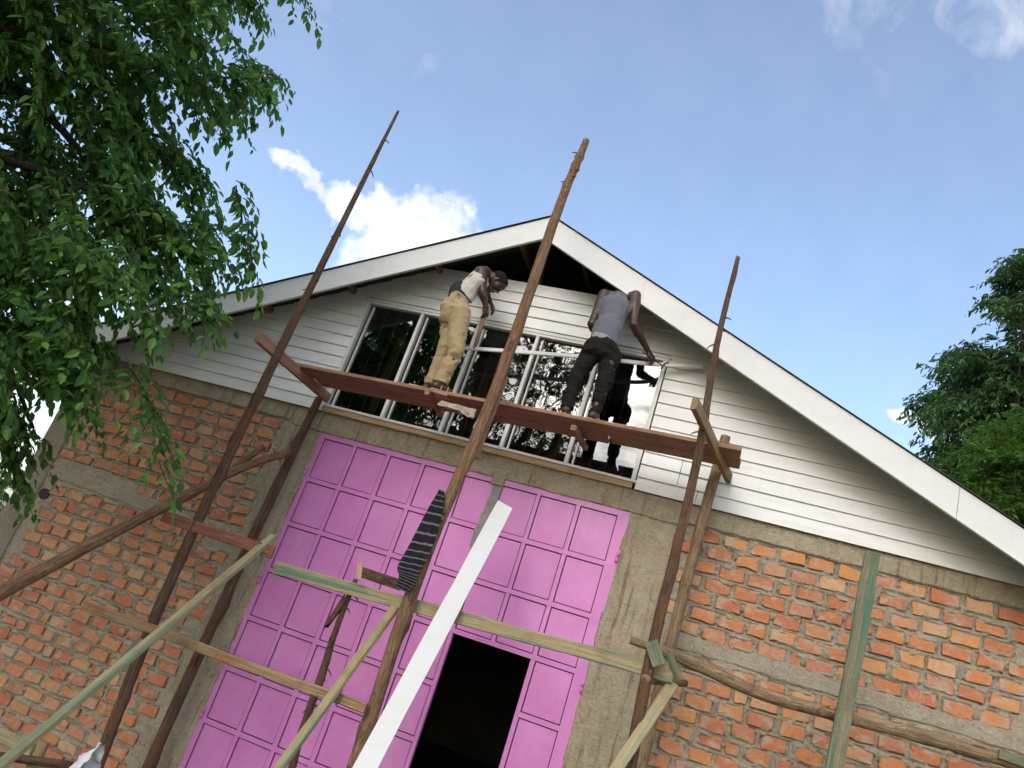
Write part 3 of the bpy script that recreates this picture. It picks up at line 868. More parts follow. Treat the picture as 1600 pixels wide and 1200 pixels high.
pl = [px(622, 174, -1.28), px(560, 298, -1.28), px(437, 548, -1.30), px(330, 770, -1.30), px(240, 970, -1.30), px(155, 1190, -1.30)]
pl.append(to_ground(pl[-1], pl[-2]))
mb = tube(pl, [.014, .028, .042, .046, .048, .049, .05], 12, 70, .1, 3, knots=14, jag=.02); twigs(mb, pl[:3], .03, 8, 5, .03)
mb.build('pole', POLE_D, scaf, True, label='left pole with a thin tip rising above the roof')
pm = [px(916, 220, -1.30), px(872, 328, -1.30), px(770, 620, -1.30), px(660, 880, -1.30), px(560, 1180, -1.30)]
pm.append(to_ground(pm[-1], pm[-2]))
mb = tube(pm, [.034, .046, .052, .053, .056, .058], 14, 76, .09, 11, knots=26, jag=.03); twigs(mb, pm[:2], .045, 6, 6, .03)
mb.build('pole', POLE, scaf, True, label='thick middle pole passing in front of the roof apex')
pr_ = [px(1153, 403, -1.28), px(1120, 540, -1.3), px(1085, 740, -1.30), px(1020, 1010, -1.30), px(985, 1195, -1.30)]
pr_.append(to_ground(pr_[-1], pr_[-2]))
mb = tube(pr_, [.02, .027, .034, .042, .046, .05], 12, 60, .1, 17, knots=16, jag=.03); twigs(mb, pr_[:3], .035, 7, 9, .025)
mb.build('pole', POLE_D, scaf, True, label='right pole with a frayed tip')
# inner posts by the wall
q = [px(499, 622, -.16), px(390, 850, -.17), px(235, 1190, -.18)]; q.append(to_ground(q[-1], q[-2]))
tube(q, [.045, .052, .055, .056], 10, 36, .12, 21, knots=8).build('inner_post', POLE_D, scaf, True, label='dark bark post against the left door column')
q = [px(1134, 682, -.20), px(1080, 880, -.22), px(1003, 1190, -.25)]; q.append(to_ground(q[-1], q[-2]))
tube(q, [.046, .047, .05, .05], 12, 36, .08, 25, knots=10).build('inner_post', LOG_W, scaf, True, label='pale peeled post beside the right door column')
# putlogs carrying the planks
board(px(403, 526, -1.62), px(512, 622, -.12), .105, .05, seed=1, wob=.003).build('putlog', PLANK, scaf)
board(px(1085, 630, -1.72), px(1139, 748, -.12), .10, .05, seed=2, wob=.003).build('putlog', BOARD, scaf, label='right putlog with a pale sawn end')
board(px(776, 600, -1.25), px(742, 690, -.25), .09, .045, seed=3, wob=.003).build('putlog', PLANK, scaf)
board(px(667, 612, -.9), px(690, 648, -.2), .06, .045, seed=6, wob=.003).build('cleat', PLANK, scaf)
board(px(896, 668, -.92), px(915, 700, -.2), .05, .05, seed=7, wob=.003).build('cleat', PLANK, scaf)
# red doubling board beside the middle pole
board(px(790, 588, -1.2), px(742, 715, -1.2), .07, .045, hint=(0, 1, 0), seed=8).build('doubling_board', PLANK, scaf)
# ledgers and braces
board(px(430, 887, -1.19), px(1052, 1056, -1.21), .105, .038, seed=11, wob=.012).build('ledger', BATTEN, scaf, label='pale green stained ledger across the doors')
board(px(132, 945, -1.39), px(572, 1108, -1.41), .075, .05, seed=12, wob=.014).build('ledger', BOARD, scaf, label='brown ledger from the left pole to the middle pole')
board(px(255, 806, -1.38), px(427, 864, -1.20), .10, .03, seed=13, wob=.004).build('ledger', REDBOARD, scaf, label='short red stained board on the left pole')
board(px(428, 838, -1.15), to_ground(px(-60, 1247, -2.6), px(428, 838, -1.15)), .042, .085, seed=14, wob=.006).build('brace', BATTEN, scaf, label='long green edged brace in front of the left bricks')
board(px(222, 998, -1.34), px(165, 1062, -1.40), .075, .04, seed=24, wob=.006).build('brace', BATTEN, scaf)
board(px(617, 950, -1.23), to_ground(px(425, 1215, -1.75), px(617, 950, -1.23)), .04, .08, seed=15, wob=.006).build('brace', BATTEN, scaf, label='pale brace with a green side in front of the left door')
q = [px(452, 706, -.30), px(370, 735, -.75), px(200, 820, -1.7), px(-10, 932, -2.55), px(-150, 1010, -3.1)]
mb = tube(q, [.036, .042, .049, .056, .06], 12, 50, .1, 31, knots=12); twigs(mb, q[:2], .04, 4, 12, .06)
mb.build('brace_log', POLE, scaf, True, label='thick smooth log running from the left column towards the left')
e_ = q[-1]; tube([(e_[0], e_[1]+.11, e_[2]+.25), (e_[0], e_[1]+.12, -.3)], [.05, .055], 10, 12, .1, 35).build('stub_post', POLE_D, scaf, True)
q = [px(408, 700, -.45), px(330, 755, -.9), px(190, 826, -1.55)]
tube(q, [.036, .042, .045], 10, 20, .1, 33, knots=4, jag=.04).build('brace_log', POLE, scaf, True)
# crooked dead branch and broken stub in front of the left leaf
q = [px(556, 905, -1.05), px(525, 985, -1.05), px(503, 1055, -1.04), px(470, 1150, -1.04), px(452, 1215, -1.04)]; q.append(to_ground(q[-1], q[-2]))
mb = tube(q, [.02, .026, .032, .03, .033, .035], 9, 50, .25, 41, knots=10)
tube([px(540, 935, -1.07), px(512, 975, -1.09)], [.03, .022], 6, 6, .3, 42, jag=.05, mb=mb); twigs(mb, q[:5], .03, 16, 43, .035)
mb.build('branch_prop', POLE_D, scaf, True, label='crooked broken branch standing against the left door')
board(px(562, 893, -1.28), px(628, 915, -1.1), .085, .035, seed=44, wob=.01, n=8).build('broken_board', POLE_D, scaf)
mb = board(px(563, 880, -1.30), px(560, 905, -1.30), .045, .02, seed=45, wob=.01, n=4); mb.build('splinter', PALE, scaf)
# right-hand bay
q = [px(985, 1000, -.62), px(1060, 1026, -.62), px(1180, 1080, -.61), px(1290, 1112, -.60), px(1450, 1152, -.60), px(1640, 1208, -.60)]
tube(q, [.032, .045, .052, .05, .052, .055], 10, 50, .08, 51, knots=6).build('ledger_log', LOG_W, scaf, True, label='bent grey log lashed across the right brick wall')
q0, q1 = px(1363, 864, -.72), px(1304, 1200, -.72)
board(q0, to_ground(q1, q0), .115, .05, hint=(1, 0, 0), seed=52, wob=.012, n=30).build('post', GREEN, scaf, label='green painted board post in front of the right bricks')
tube([px(1283, 1112, -.80), px(1305, 1122, -.55)], [.032, .03], 9, 5, .1, 53).build('peg', POLE, scaf, True)
board(px(1017, 1002, -1.37), px(1030, 1040, -1.37), .10, .03, hint=(1, 0, 0), seed=54).build('cleat', GREEN, scaf, label='green cleat on the right pole')
board(px(1045, 1020, -1.28), px(1062, 1062, -1.22), .05, .04, hint=(1, 0, 0), seed=55).build('cleat', GREEN, scaf)
tube([px(1008, 1061, -1.34), px(1070, 1068, -.3)], [.035, .03], 9, 8, .12, 56, knots=2).build('putlog', POLE, scaf, True)
board(px(1052, 1068, -1.18), to_ground(px(950, 1222, -1.5), px(1052, 1068, -1.18)), .085, .035, hint=(1, 0, 0), seed=57).build('brace', BATTEN, scaf)
board(px(1560, 1178, -.66), px(1640, 1206, -.66), .06, .03, seed=58).build('cleat', GREEN, scaf)

# loose planks laid on the putlogs
def plank_z(x, y): return 3.945+.038*(x+4.5)
def plank(x0, x1, y, w, dz, seed, label, mt=PLANK, t=.036):
    o = board((x0, y, plank_z(x0, y)+dz), (x1, y+.02, plank_z(x1, y)+dz), t, w, wob=.005, seed=seed, n=30).build('scaffold_plank', mt, None, label=label, cat='plank', group='planks of the working platform')
plank(-4.60, -2.42, -.73, .29, -.02, 1, 'red brown plank under the man in khaki trousers, outer edge of the platform')
plank(-4.42, -1.30, -.48, .20, -.022, 2, 'long narrow brown plank along the wall side of the platform, left of the joint')
plank(-2.40, -.10, -.73, .29, -.018, 3, 'red brown plank under the man in black trousers, outer edge of the platform')
plank(-1.27, -.09, -.482, .20, -.02, 4, 'short narrow brown plank along the wall side of the platform, over the right putlog')
board(px(641, 606, -.80)+[0, 0, .012], px(700, 622, -.80)+[0, 0, .012], .03, .12, wob=.003, seed=5).build('wood_offcut', PALE, None, label='pale wood offcut on the platform by the khaki trousers', cat='offcut')

# white fascia board leaning on the green stained ledger, foot on the ground
t0 = px(789, 789, -.78); b0 = px(571, 1200, -1.93); b0 = to_ground(b0, t0); b0[2] = -.10
b0 = t0+(b0-t0)
side = nrm(np.cross(b0-t0, CAM-(t0+b0)/2))
board(t0, b0, .15, .022, hint=tuple(side), wob=.0015, seed=61, n=20).build('fascia_board', TRIM, None, label='long clean white fascia board leaning against the scaffold', cat='board')
# thin white trim strip the two men hold across the window
sp = spline([px(687, 541, -.34), px(800, 549, -.33), px(905, 557, -.31), px(1000, 567, -.24), px(1040, 570, -.16), px(1098, 573, -.13)], 24)
V = []; F = []
for i, c in enumerate(sp):
    h = .021
    V += [c+[0, -.006, -h], c+[0, .008, -h], c+[0, .008, h], c+[0, -.006, h], c+[0, -.011, h-.006], c+[0, -.011, -h+.006]]
for i in range(23):
    for k in range(6): F.append((i*6+k, (i+1)*6+k, (i+1)*6+(k+1) % 6, i*6+(k+1) % 6))
F += [tuple(range(6)), tuple(23*6+k for k in range(6))[::-1]]
MB().add(V, F).build('trim_strip', TRIM, None, label='thin white trim strip held across the window panes', cat='trim strip')

# ------------------------------------------------------------------ cloths
def drape(name, rows, mt, label, cat, fold=.02, nf=5, thick=.006, seed=0):
    """rows of (left point, right point); pleated across, two-sided"""
    m_ = 28; V = []; n = len(rows)
    R0 = spline([r[0] for r in rows], n*4); R1 = spline([r[1] for r in rows], n*4); n = len(R0)
    for i in range(n):
        for j in range(m_+1):
            q = j/m_; p = R0[i]*(1-q)+R1[i]*q
            amp = fold*(.4+.6*i/n)
            p = p+np.array([0, amp*math.sin(nf*2*math.pi*q+i*.12+seed)+amp*.8*fbm([q*6, i*.25, seed], 3), amp*.3*fbm([q*5, i*.3, seed+4], 2)])
            V.append(p)
    V = np.array(V); k = len(V); V = np.vstack([V, V+[0, thick, 0]]); F = []; U = []
    for i in range(n-1):
        for j in range(m_):
            a = i*(m_+1)+j; q = (a, a+1, a+m_+2, a+m_+1); uv = [(j/m_, i/n), ((j+1)/m_, i/n), ((j+1)/m_, (i+1)/n), (j/m_, (i+1)/n)]
            F.append(q[::-1]); U.append(uv[::-1]); F.append(tuple(k+x for x in q)); U.append(uv)
    for i in range(n-1):
        for j in (0, m_):
            a = i*(m_+1)+j; F.append((a, a+m_+1, k+a+m_+1, k+a)); U.append([(j/m_, i/n)]*4)
    for j in range(m_):
        for i in (0, n-1):
            a = i*(m_+1)+j; F.append((a, a+1, k+a+1, k+a)); U.append([(j/m_, i/n)]*4)
    return MB().add(V, F, U).build(name, mt, None, True, label=label, cat=cat)
STRIPE = m_cloth('striped knit', (.018, .017, .024), .95, .2, 14, ((.15, .15, .155), 120.))
yy = -1.40
drape('striped_shirt', [(px(686, 764, yy), px(695, 768, yy)), (px(668, 795, yy), px(692, 800, yy)), (px(640, 850, yy), px(676, 856, yy)), (px(622, 884, yy), px(658, 893, yy)), (px(624, 900, yy), px(650, 912, yy)), (px(619, 918, yy), px(638, 928, yy))],
      STRIPE, 'black and white striped shirt hanging from the middle pole', 'shirt', .016, 2.1, seed=2)
RAG = m_cloth('beige rag', (.42, .36, .29), .95, .5, 25)
drape('rag', [(px(690, 626, -.9), px(745, 640, -.9)), (px(684, 633, -.9), px(742, 646, -.9)), (px(706, 637, -.9), px(741, 652, -.9)), (px(718, 645, -.9), px(738, 654, -.9))], RAG, 'beige rag draped over the platform edge by the middle pole', 'rag', .02, 2., seed=5)

# ------------------------------------------------------------------ people (one continuous skin each, clothes as children)
class Field:
    """smooth union of tapered limbs on a grid, meshed with surface nets"""
    def __init__(s, lo, hi, h):
        s.lo = np.array(lo, np.float32); s.h = h
        s.n = np.ceil((np.array(hi)-lo)/h).astype(int)+1
        s.F = np.full(s.n, .25, np.float32)
    def sub(s, lo, hi):
        a = np.clip(np.floor((lo-s.lo)/s.h).astype(int), 0, s.n-1); b = np.clip(np.ceil((hi-s.lo)/s.h).astype(int)+1, 1, s.n)
        g = [s.lo[i]+s.h*np.arange(a[i], b[i], dtype=np.float32) for i in range(3)]
        return tuple(slice(a[i], b[i]) for i in range(3)), np.stack(np.meshgrid(*g, indexing='ij'), -1)
    def cone(s, a, b, ra, rb, k=.02, flat=None):
        """flat = (axis, factor): squeeze across that axis"""
        a = np.array(a, np.float32); b = np.array(b, np.float32); m_ = max(ra, rb)+3*k+.03
        sl, P = s.sub(np.minimum(a, b)-m_, np.maximum(a, b)+m_)
        if P.size == 0: return
        A, B, Q = a, b, P
        if flat:
            ax = nrm(flat[0]).astype(np.float32); f = flat[1]-1; c = (a+b)/2
            sq = lambda p: p+((p-c)@ax*f)[..., None]*ax
            Q = sq(P); A = sq(a[None])[0]; B = sq(b[None])[0]
        d = B-A; t = np.clip(((Q-A)@d)/max(d@d, 1e-9), 0, 1)
        D = np.linalg.norm(Q-A-t[..., None]*d, axis=-1)-(ra+(rb-ra)*t)
        if flat: D = D/max(1, flat[1]**.6)
        O = s.F[sl]; hh = np.clip(.5+.5*(O-D)/k, 0, 1)
        s.F[sl] = O*(1-hh)+D*hh-k*hh*(1-hh)
    def cut(s, p, n):
        """remove what lies beyond the plane through p with outward normal n"""
        g = [s.lo[i]+s.h*np.arange(s.n[i], dtype=np.float32) for i in range(3)]; n = nrm(n)
        D = (g[0]-p[0])[:, None, None]*n[0]+(g[1]-p[1])[None, :, None]*n[1]+(g[2]-p[2])[None, None, :]*n[2]
        s.F = np.maximum(s.F, D.astype(np.float32))
    def wrinkle(s, fn):
        g = [s.lo[i]+s.h*np.arange(s.n[i], dtype=np.float32) for i in range(3)]
        s.F = s.F+fn(g[0][:, None, None], g[1][None, :, None], g[2][None, None, :]).astype(np.float32)
    def folds(s, amp, freq, seed, sharp=.5):
        """cloth folds: ridged noise near the surface"""
        I = np.argwhere(np.abs(s.F) < amp*3+s.h*2); P = s.lo+s.h*I
        q = P@np.array(freq, float).T+seed
        n = 2*fbm(q, 3, .45); r = 1-2*np.abs(n)*1.6
        s.F[tuple(I.T)] -= (amp*((1-sharp)*n*1.4+sharp*(r-.55))).astype(np.float32)
    def mesh(s):
        F = s.F; neg = F < 0; c = [x-1 for x in F.shape]
        corner = [(i, j, k) for i in (0, 1) for j in (0, 1) for k in (0, 1)]
        cnt = np.zeros(c, np.int8)
        for i, j, k in corner: cnt += neg[i:i+c[0], j:j+c[1], k:k+c[2]]
        act = np.argwhere((cnt > 0) & (cnt < 8)); idx = np.full(c, -1, np.int64); idx[tuple(act.T)] = np.arange(len(act))
        acc = np.zeros((len(act), 3)); num = np.zeros(len(act))
        for a in range(3):
            for e in corner:
                if e[a]: continue
                q0 = act+e; q1 = q0.copy(); q1[:, a] += 1
                f0 = F[tuple(q0.T)]; f1 = F[tuple(q1.T)]; x = (f0 < 0) != (f1 < 0)
                t = np.where(x, f0/np.where(x, f0-f1, 1), 0); p = np.array(e, float)[None].repeat(len(act), 0); p[:, a] = t
                acc += np.where(x[:, None], p, 0); num += x
        V = s.lo+s.h*(act+acc/num[:, None]); faces = []
        for a in range(3):
            b_, d_ = (a+1) % 3, (a+2) % 3
            sl0 = [slice(None)]*3; sl1 = [slice(None)]*3; sl0[a] = slice(0, -1); sl1[a] = slice(1, None)
            x = neg[tuple(sl0)] != neg[tuple(sl1)]; E_ = np.argwhere(x); fl = neg[tuple(sl0)][tuple(E_.T)]
            ok = (E_[:, b_] > 0) & (E_[:, d_] > 0) & (E_[:, b_] < F.shape[b_]-1) & (E_[:, d_] < F.shape[d_]-1); E_ = E_[ok]; fl = fl[ok]
            def at(o1, o2):
                q = E_.copy(); q[:, b_] -= o1; q[:, d_] -= o2; return idx[tuple(q.T)]
            Q = np.stack([at(1, 1), at(0, 1), at(0, 0), at(1, 0)], -1)
            faces.append(np.where(fl[:, None], Q, Q[:, ::-1]))
        return V, np.concatenate(faces)
    def build(s, name, mt, parent):
        V, Fc = s.mesh()
        o = (V.min(0)+V.max(0))/2; o[2] = V[:, 2].min()
        me = bpy.data.meshes.new(name); me.from_pydata((V-o).tolist(), [], Fc.tolist())
        me.polygons.foreach_set('use_smooth', [True]*len(me.polygons)); me.materials.append(mt)
        ob = bpy.data.objects.new(name, me); COL.objects.link(ob); attach(ob, parent, o)
        return ob

def hand(S, wrist, fdir, pal, thumb, curl=1.0, sc=1.0):
    """palm and five fingers; fdir along the fingers, pal = palm normal, thumb = side of the thumb"""
    f = nrm(fdir); p = nrm(np.array(pal)-f*(np.array(pal)@f)); t = nrm(np.array(thumb)-f*(np.array(thumb)@f)-p*(np.array(thumb)@p))
    W0 = np.array(wrist)
    for q in (-.026, -.009, .009, .026): S.cone(W0+f*.008+t*q*.6, W0+f*.085*sc+t*q, .016, .014, .012)
    for q, L in ((.030, .068), (.011, .077), (-.010, .072), (-.029, .056)):
        a = W0+f*.085*sc+t*q; d = f; pos = a
        for j, (l, ang) in enumerate(((L*.45, .55), (L*.32, 1.0), (L*.28, .8))):
            an = ang*curl; d = nrm(d*math.cos(an)+p*math.sin(an)); nx = pos+d*l
            S.cone(pos, nx, .0098-.0008*j, .0094-.0008*j, .004); pos = nx
            p_ = p
    b0 = W0+f*.028+t*.026; b1 = b0+nrm(f*.6+t*.6+p*.5)*.042; b2 = b1+nrm(f*.75+p*.7)*.034
    S.cone(b0, b1, .0135, .0115, .008); S.cone(b1, b2, .011, .009, .004)

def head(S, c, fwd, up, R=.098):
    """cranium, jaw, brow, nose, lips, ears, neck starts elsewhere"""
    f = nrm(fwd); u = nrm(np.array(up)-f*(np.array(up)@f)); r = np.cross(f, u); c = np.array(c)
    S.cone(c+u*.028-f*.022, c+u*.03+f*.022, .088, .082, .03, (r, 1.16))
    S.cone(c+f*.03-u*.03, c+f*.046-u*.085, .062, .036, .03, (r, 1.05))
    S.cone(c+f*.082+u*.022+r*.03, c+f*.082+u*.022-r*.03, .013, .013, .012)
    S.cone(c+f*.093+u*.008, c+f*.11-u*.028, .008, .013, .008)
    for s_ in (-1, 1):
        S.cone(c+f*.1-u*.03+r*s_*.012, c+f*.1-u*.032+r*s_*.014, .009, .009, .006)
        S.cone(c-f*.005+u*.012+r*s_*.078, c-f*.012-u*.022+r*s_*.076, .017, .012, .006, (r, 1.7))
        S.cone(c+f*.052-u*.02+r*s_*.035, c+f*.055-u*.03+r*s_*.035, .026, .022, .02)
    S.cone(c+f*.092-u*.056+r*.016, c+f*.092-u*.056-r*.016, .010, .010, .006)
    S.cone(c+f*.088-u*.07+r*.014, c+f*.088-u*.07-r*.014, .010, .010, .006)
    S.cone(c+f*.07-u*.098, c+f*.06-u*.098, .02, .02, .015)
    return f, u, r

def m_skin():
    mt, b, p, _ = mat('dark brown skin'); w = world_pos(b)
    n = b.noise(w, 30, 4, .6); n2 = b.noise(w, 260, 3, .6)
    c = b.mix(b.smooth(n, .3, .7), (.034, .0165, .011), (.062, .03, .02))
    b.put(p.inputs['Base Color'], c); p.inputs['Roughness'].default_value = .42; p.inputs['Specular IOR Level'].default_value = .5
    bump(b, p, n2, .15, .003)
    return mt
SKIN = m_skin()
HAIR = m_plain('short black hair', (.010, .009, .008), .9, 0, .4, 300, .9, .2)
KHAKI = m_cloth('khaki cotton', (.36, .28, .16), .9, .28, 9)
BLACKC = m_cloth('black cotton', (.013, .0115, .0115), .9, .3, 12)
CREAM = m_cloth('cream cotton', (.50, .48, .42), .9, .3, 12)
GREYV = m_cloth('grey jersey', (.115, .125, .15), .9, .25, 10)
GREYH = m_cloth('pale grey undershirt', (.26, .26, .27), .9, .3, 14)
SANDAL = m_plain('tan sandal', (.33, .19, .12), .7, 0, .4, 40)
DENIM = m_cloth('dark underwear', (.03, .03, .036), .9, .25, 12)
PANTCUFF = KHAKI

def eyes(parent, c, f, u, r):
    for s_ in (-1, 1):
        e = c+f*.083+u*.006+r*s_*.032
        V = []; F = []
        for i in range(5):
            for j in range(8):
                t = math.pi*i/4; a = 2*math.pi*j/8; V.append(e+.011*(f*math.cos(t)+r*math.sin(t)*math.cos(a)+u*math.sin(t)*math.sin(a)))
        for i in range(4):
            for j in range(8): F.append((i*8+j, i*8+(j+1) % 8, (i+1)*8+(j+1) % 8, (i+1)*8+j))
        MB().add(V, F).build('eye', EYE, parent, True)
EYE = m_plain('eye', (.35, .33, .3), .2, 0, .1)

def sandal(parent, heel, toe, w=.045):
    heel, toe = np.array(heel), np.array(toe); d = nrm(toe-heel); s_ = np.cross([0, 0, 1.], d); n = 12; V = []; F = []
    L = np.linalg.norm(toe-heel)
    for i in range(n):
        a = 2*math.pi*i/n; c = (heel+toe)/2+d*math.cos(a)*L*.54+s_*math.sin(a)*w*(1+.15*math.cos(a))
        V += [c, c+[0, 0, .018]]
    for i in range(n):
        j = (i+1) % n; F.append((i*2, j*2, j*2+1, i*2+1))
    F += [tuple(range(0, 2*n, 2))[::-1], tuple(range(1, 2*n, 2))]
    mb = MB().add(V, F)
    for q in (.35, .62):
        c = heel+d*L*q; tube([c+s_*w, c+s_*w*.6+[0, 0, .075], c-s_*w*.6+[0, 0, .075], c-s_*w], [.008]*4, 5, 9, 0, mb=mb)
    return mb.build('sandal', SANDAL, parent, True)

def leg_pts(hip, knee, ank): return np.array(hip), np.array(knee), np.array(ank)

def foot(S, ank, tdir, sole):
    d = nrm([tdir[0], tdir[1], 0]); a = np.array(ank); s_ = np.array([-d[1], d[0], 0])
    base = np.array([a[0], a[1], sole])
    S.cone(a, base-d*.035+[0, 0, .034], .036, .034, .02)
    S.cone(base-d*.03+[0, 0, .034], base+d*.12+[0, 0, .028], .036, .03, .02)
    S.cone(base+d*.05+[0, 0, .05], a+[0, 0, -.01], .032, .036, .03)
    for k, q in enumerate((-.03, -.014, .002, .016, .03)):
        S.cone(base+d*.11+s_*q+[0, 0, .022], base+d*(.172-.008*abs(k-3))+s_*q*1.05+[0, 0, .016], .013, .010, .006)
    return base-d*.06, base+d*.18

def person_right():
    z0 = plank_z(-1.6, -.74)+.003
    pel = px(941, 538, -.70); wst = px(949, 515, -.66); nk = px(969, 458, -.46)
    hl, hr = px(925, 550, -.70), px(955, 556, -.70)
    kl, kr = px(901, 590, -.74), px(943, 601, -.74)
    al, ar = px(885, 640, -.76), px(928, 649, -.77)
    al[2] = z0+.105; ar[2] = z0+.105
    sl_, sr = px(944, 461, -.50), px(993, 463, -.49)
    el, er = px(925, 506, -.60), px(990, 507, -.58)
    wl_, wr = px(934, 528, -.36), px(1013, 549, -.34)
    root = empty('person', ((al[0]+ar[0])/2, -.74, z0), 'person in grey sleeveless vest and black trousers working at the window, back turned', 'person', 'workers on the platform')
    ORIG[root.name] = np.array(root.location)
    S = Field((-2.45, -1.1, z0-.03), (-.75, .15, z0+1.75), .0065)
    ch = nk+(pel-nk)*.33
    side = nrm(sr-sl_); fw = np.array([0, 1., 0])
    S.cone(pel, wst, .115, .105, .05, (fw, 1.3)); S.cone(wst, ch, .105, .13, .06, (fw, 1.35)); S.cone(ch+side*.05, ch-side*.05, .11, .11, .06, (fw, 1.2))
    S.cone(nk-[0, 0, .05]+side*.09, nk-[0, 0, .05]-side*.09, .06, .06, .05)
    hc = nk+np.array([.02, .16, .02]); S.cone(nk-[0, 0, .03], hc-[0, .03, .03], .06, .055, .03)
    hf, hu, hr_ = head(S, hc, (.25, .75, -.62), (.1, .62, .77))
    for sh, e, w_, s_ in ((sl_, el, wl_, -1), (sr, er, wr, 1)):
        S.cone(sh, sh+(e-sh)*.35, .062, .054, .04); S.cone(sh+(e-sh)*.3, e, .053, .041, .02); S.cone(e, e+(w_-e)*.3, .043, .043, .02); S.cone(e+(w_-e)*.25, w_, .042, .027, .02)
    hand(S, wr, px(1021, 562, -.30)-wr, (-.55, .6, -.3), (-.2, -.8, .5), .95)
    hand(S, wl_, wl_-el+np.array([.02, .03, -.05]), (.8, .2, .1), (0, .8, .4), .6)
    for h_, k_, a_ in ((hl, kl, al), (hr, kr, ar)):
        S.cone(h_, k_, .082, .055, .03); S.cone(k_, k_+(a_-k_)*.4, .054, .052, .02); S.cone(k_+(a_-k_)*.35, a_, .052, .034, .02)
    s1 = foot(S, al, (-.15, 1, 0), z0+.018); s2 = foot(S, ar, (.2, 1, 0), z0+.018)
    S.build('body', SKIN, root)
    T = Field((-2.3, -1.05, z0+.03), (-1.0, -.3, z0+1.2), .0075)
    T.cone(pel+[0, 0, .06], pel-[0, 0, .04], .122, .132, .04, (fw, 1.25))
    for s_ in (-1, 1): T.cone(pel+side*s_*.06+[0, -.05, -.06], pel+side*s_*.06+[0, -.05, -.1], .09, .09, .05)
    for h_, k_, a_ in ((hl, kl, al), (hr, kr, ar)):
        T.cone(h_, k_, .099, .072, .035); T.cone(k_, a_+(k_-a_)*.12, .072, .056, .03); T.cone(a_+(k_-a_)*.12, a_+[0, 0, -.01], .057, .066, .02)
    T.folds(.022, [(5, 2, 5), (2, 6, 3), (-3, 1, 11)], 3.)
    T.cut(pel+[0, 0, .075], (0, 0.1, 1)); T.cut(np.array([0, 0, z0+.075]), (0, 0, -1))
    T.build('trousers', BLACKC, root)
    def top(grow, hem, nm, mt):
        Vv = Field((-2.3, -1.05, z0+.5), (-.95, -.1, z0+1.7), .0075)
        Vv.cone(pel+[0, 0, .02], wst, .138+grow, .122+grow, .05, (fw, 1.22)); Vv.cone(wst, ch, .122+grow, .143+grow, .06, (fw, 1.3)); Vv.cone(ch+side*.06, ch-side*.06, .118+grow, .118+grow, .06, (fw, 1.2))
        Vv.cone(nk-[0, 0, .06]+side*.075, nk-[0, 0, .06]-side*.075, .07+grow, .07+grow, .05)
        Vv.folds(.017, [(13, 3, 2.5), (2, 6, 1), (-2, 1, 4)], 23.)
        Vv.cut(hem, (-.28, -.45, -1)); Vv.cut(nk+[0, 0, -.06], (0, .5, 1))
        sh_ = side
        Vv.cut(sr-[0, 0, .02]+side*.012, side+np.array([0, 0, .15])); Vv.cut(sl_-[0, 0, .02]-side*.012, -side+np.array([0, 0, .15]))
        Vv.build(nm, mt, root)
    top(.004, px(937, 515, -.82), 'vest', GREYV)
    top(-.002, px(947, 533, -.82), 'undershirt', GREYH)
    Hh = Field(tuple(hc-.2), tuple(hc+.2), .008); Hh.cone(hc+hu*.034-hf*.026, hc+hu*.036+hf*.016, .091, .084, .03, (hr_, 1.14)); Hh.cut(hc+hf*.05+hu*.03, hf-hu*.5); Hh.cut(hc-hu*.01, -hu-hf*.2); Hh.build('hair', HAIR, root)
    eyes(root, hc, hf, hu, hr_)
    sandal(root, s1[0]-[0, 0, .018], s1[1]-[0, 0, .018]); sandal(root, s2[0]-[0, 0, .018], s2[1]-[0, 0, .018])
    # claw hammer in the right hand
    h0 = px(1019, 560, -.31); h1 = px(1036, 572, -.27)
    mb = tube([h0+(h0-h1)*.9, h1], [.008, .007], 8, 8, .03); e2 = nrm(np.array([.35, .1, .9]))
    tube([h1-e2*.035, h1+e2*.03], [.009, .009], 8, 5, 0, mb=mb); tube([h1+e2*.03, h1+e2*.05+[.015, 0, 0], h1+e2*.045+[.035, 0, -.01]], [.008, .006, .003], 6, 6, 0, mb=mb)
    mb.build('claw_hammer', m_plain('worn steel', (.05, .05, .052), .4, .8), None, True, label='dark claw hammer in the hand of the man in the grey vest', cat='hammer')

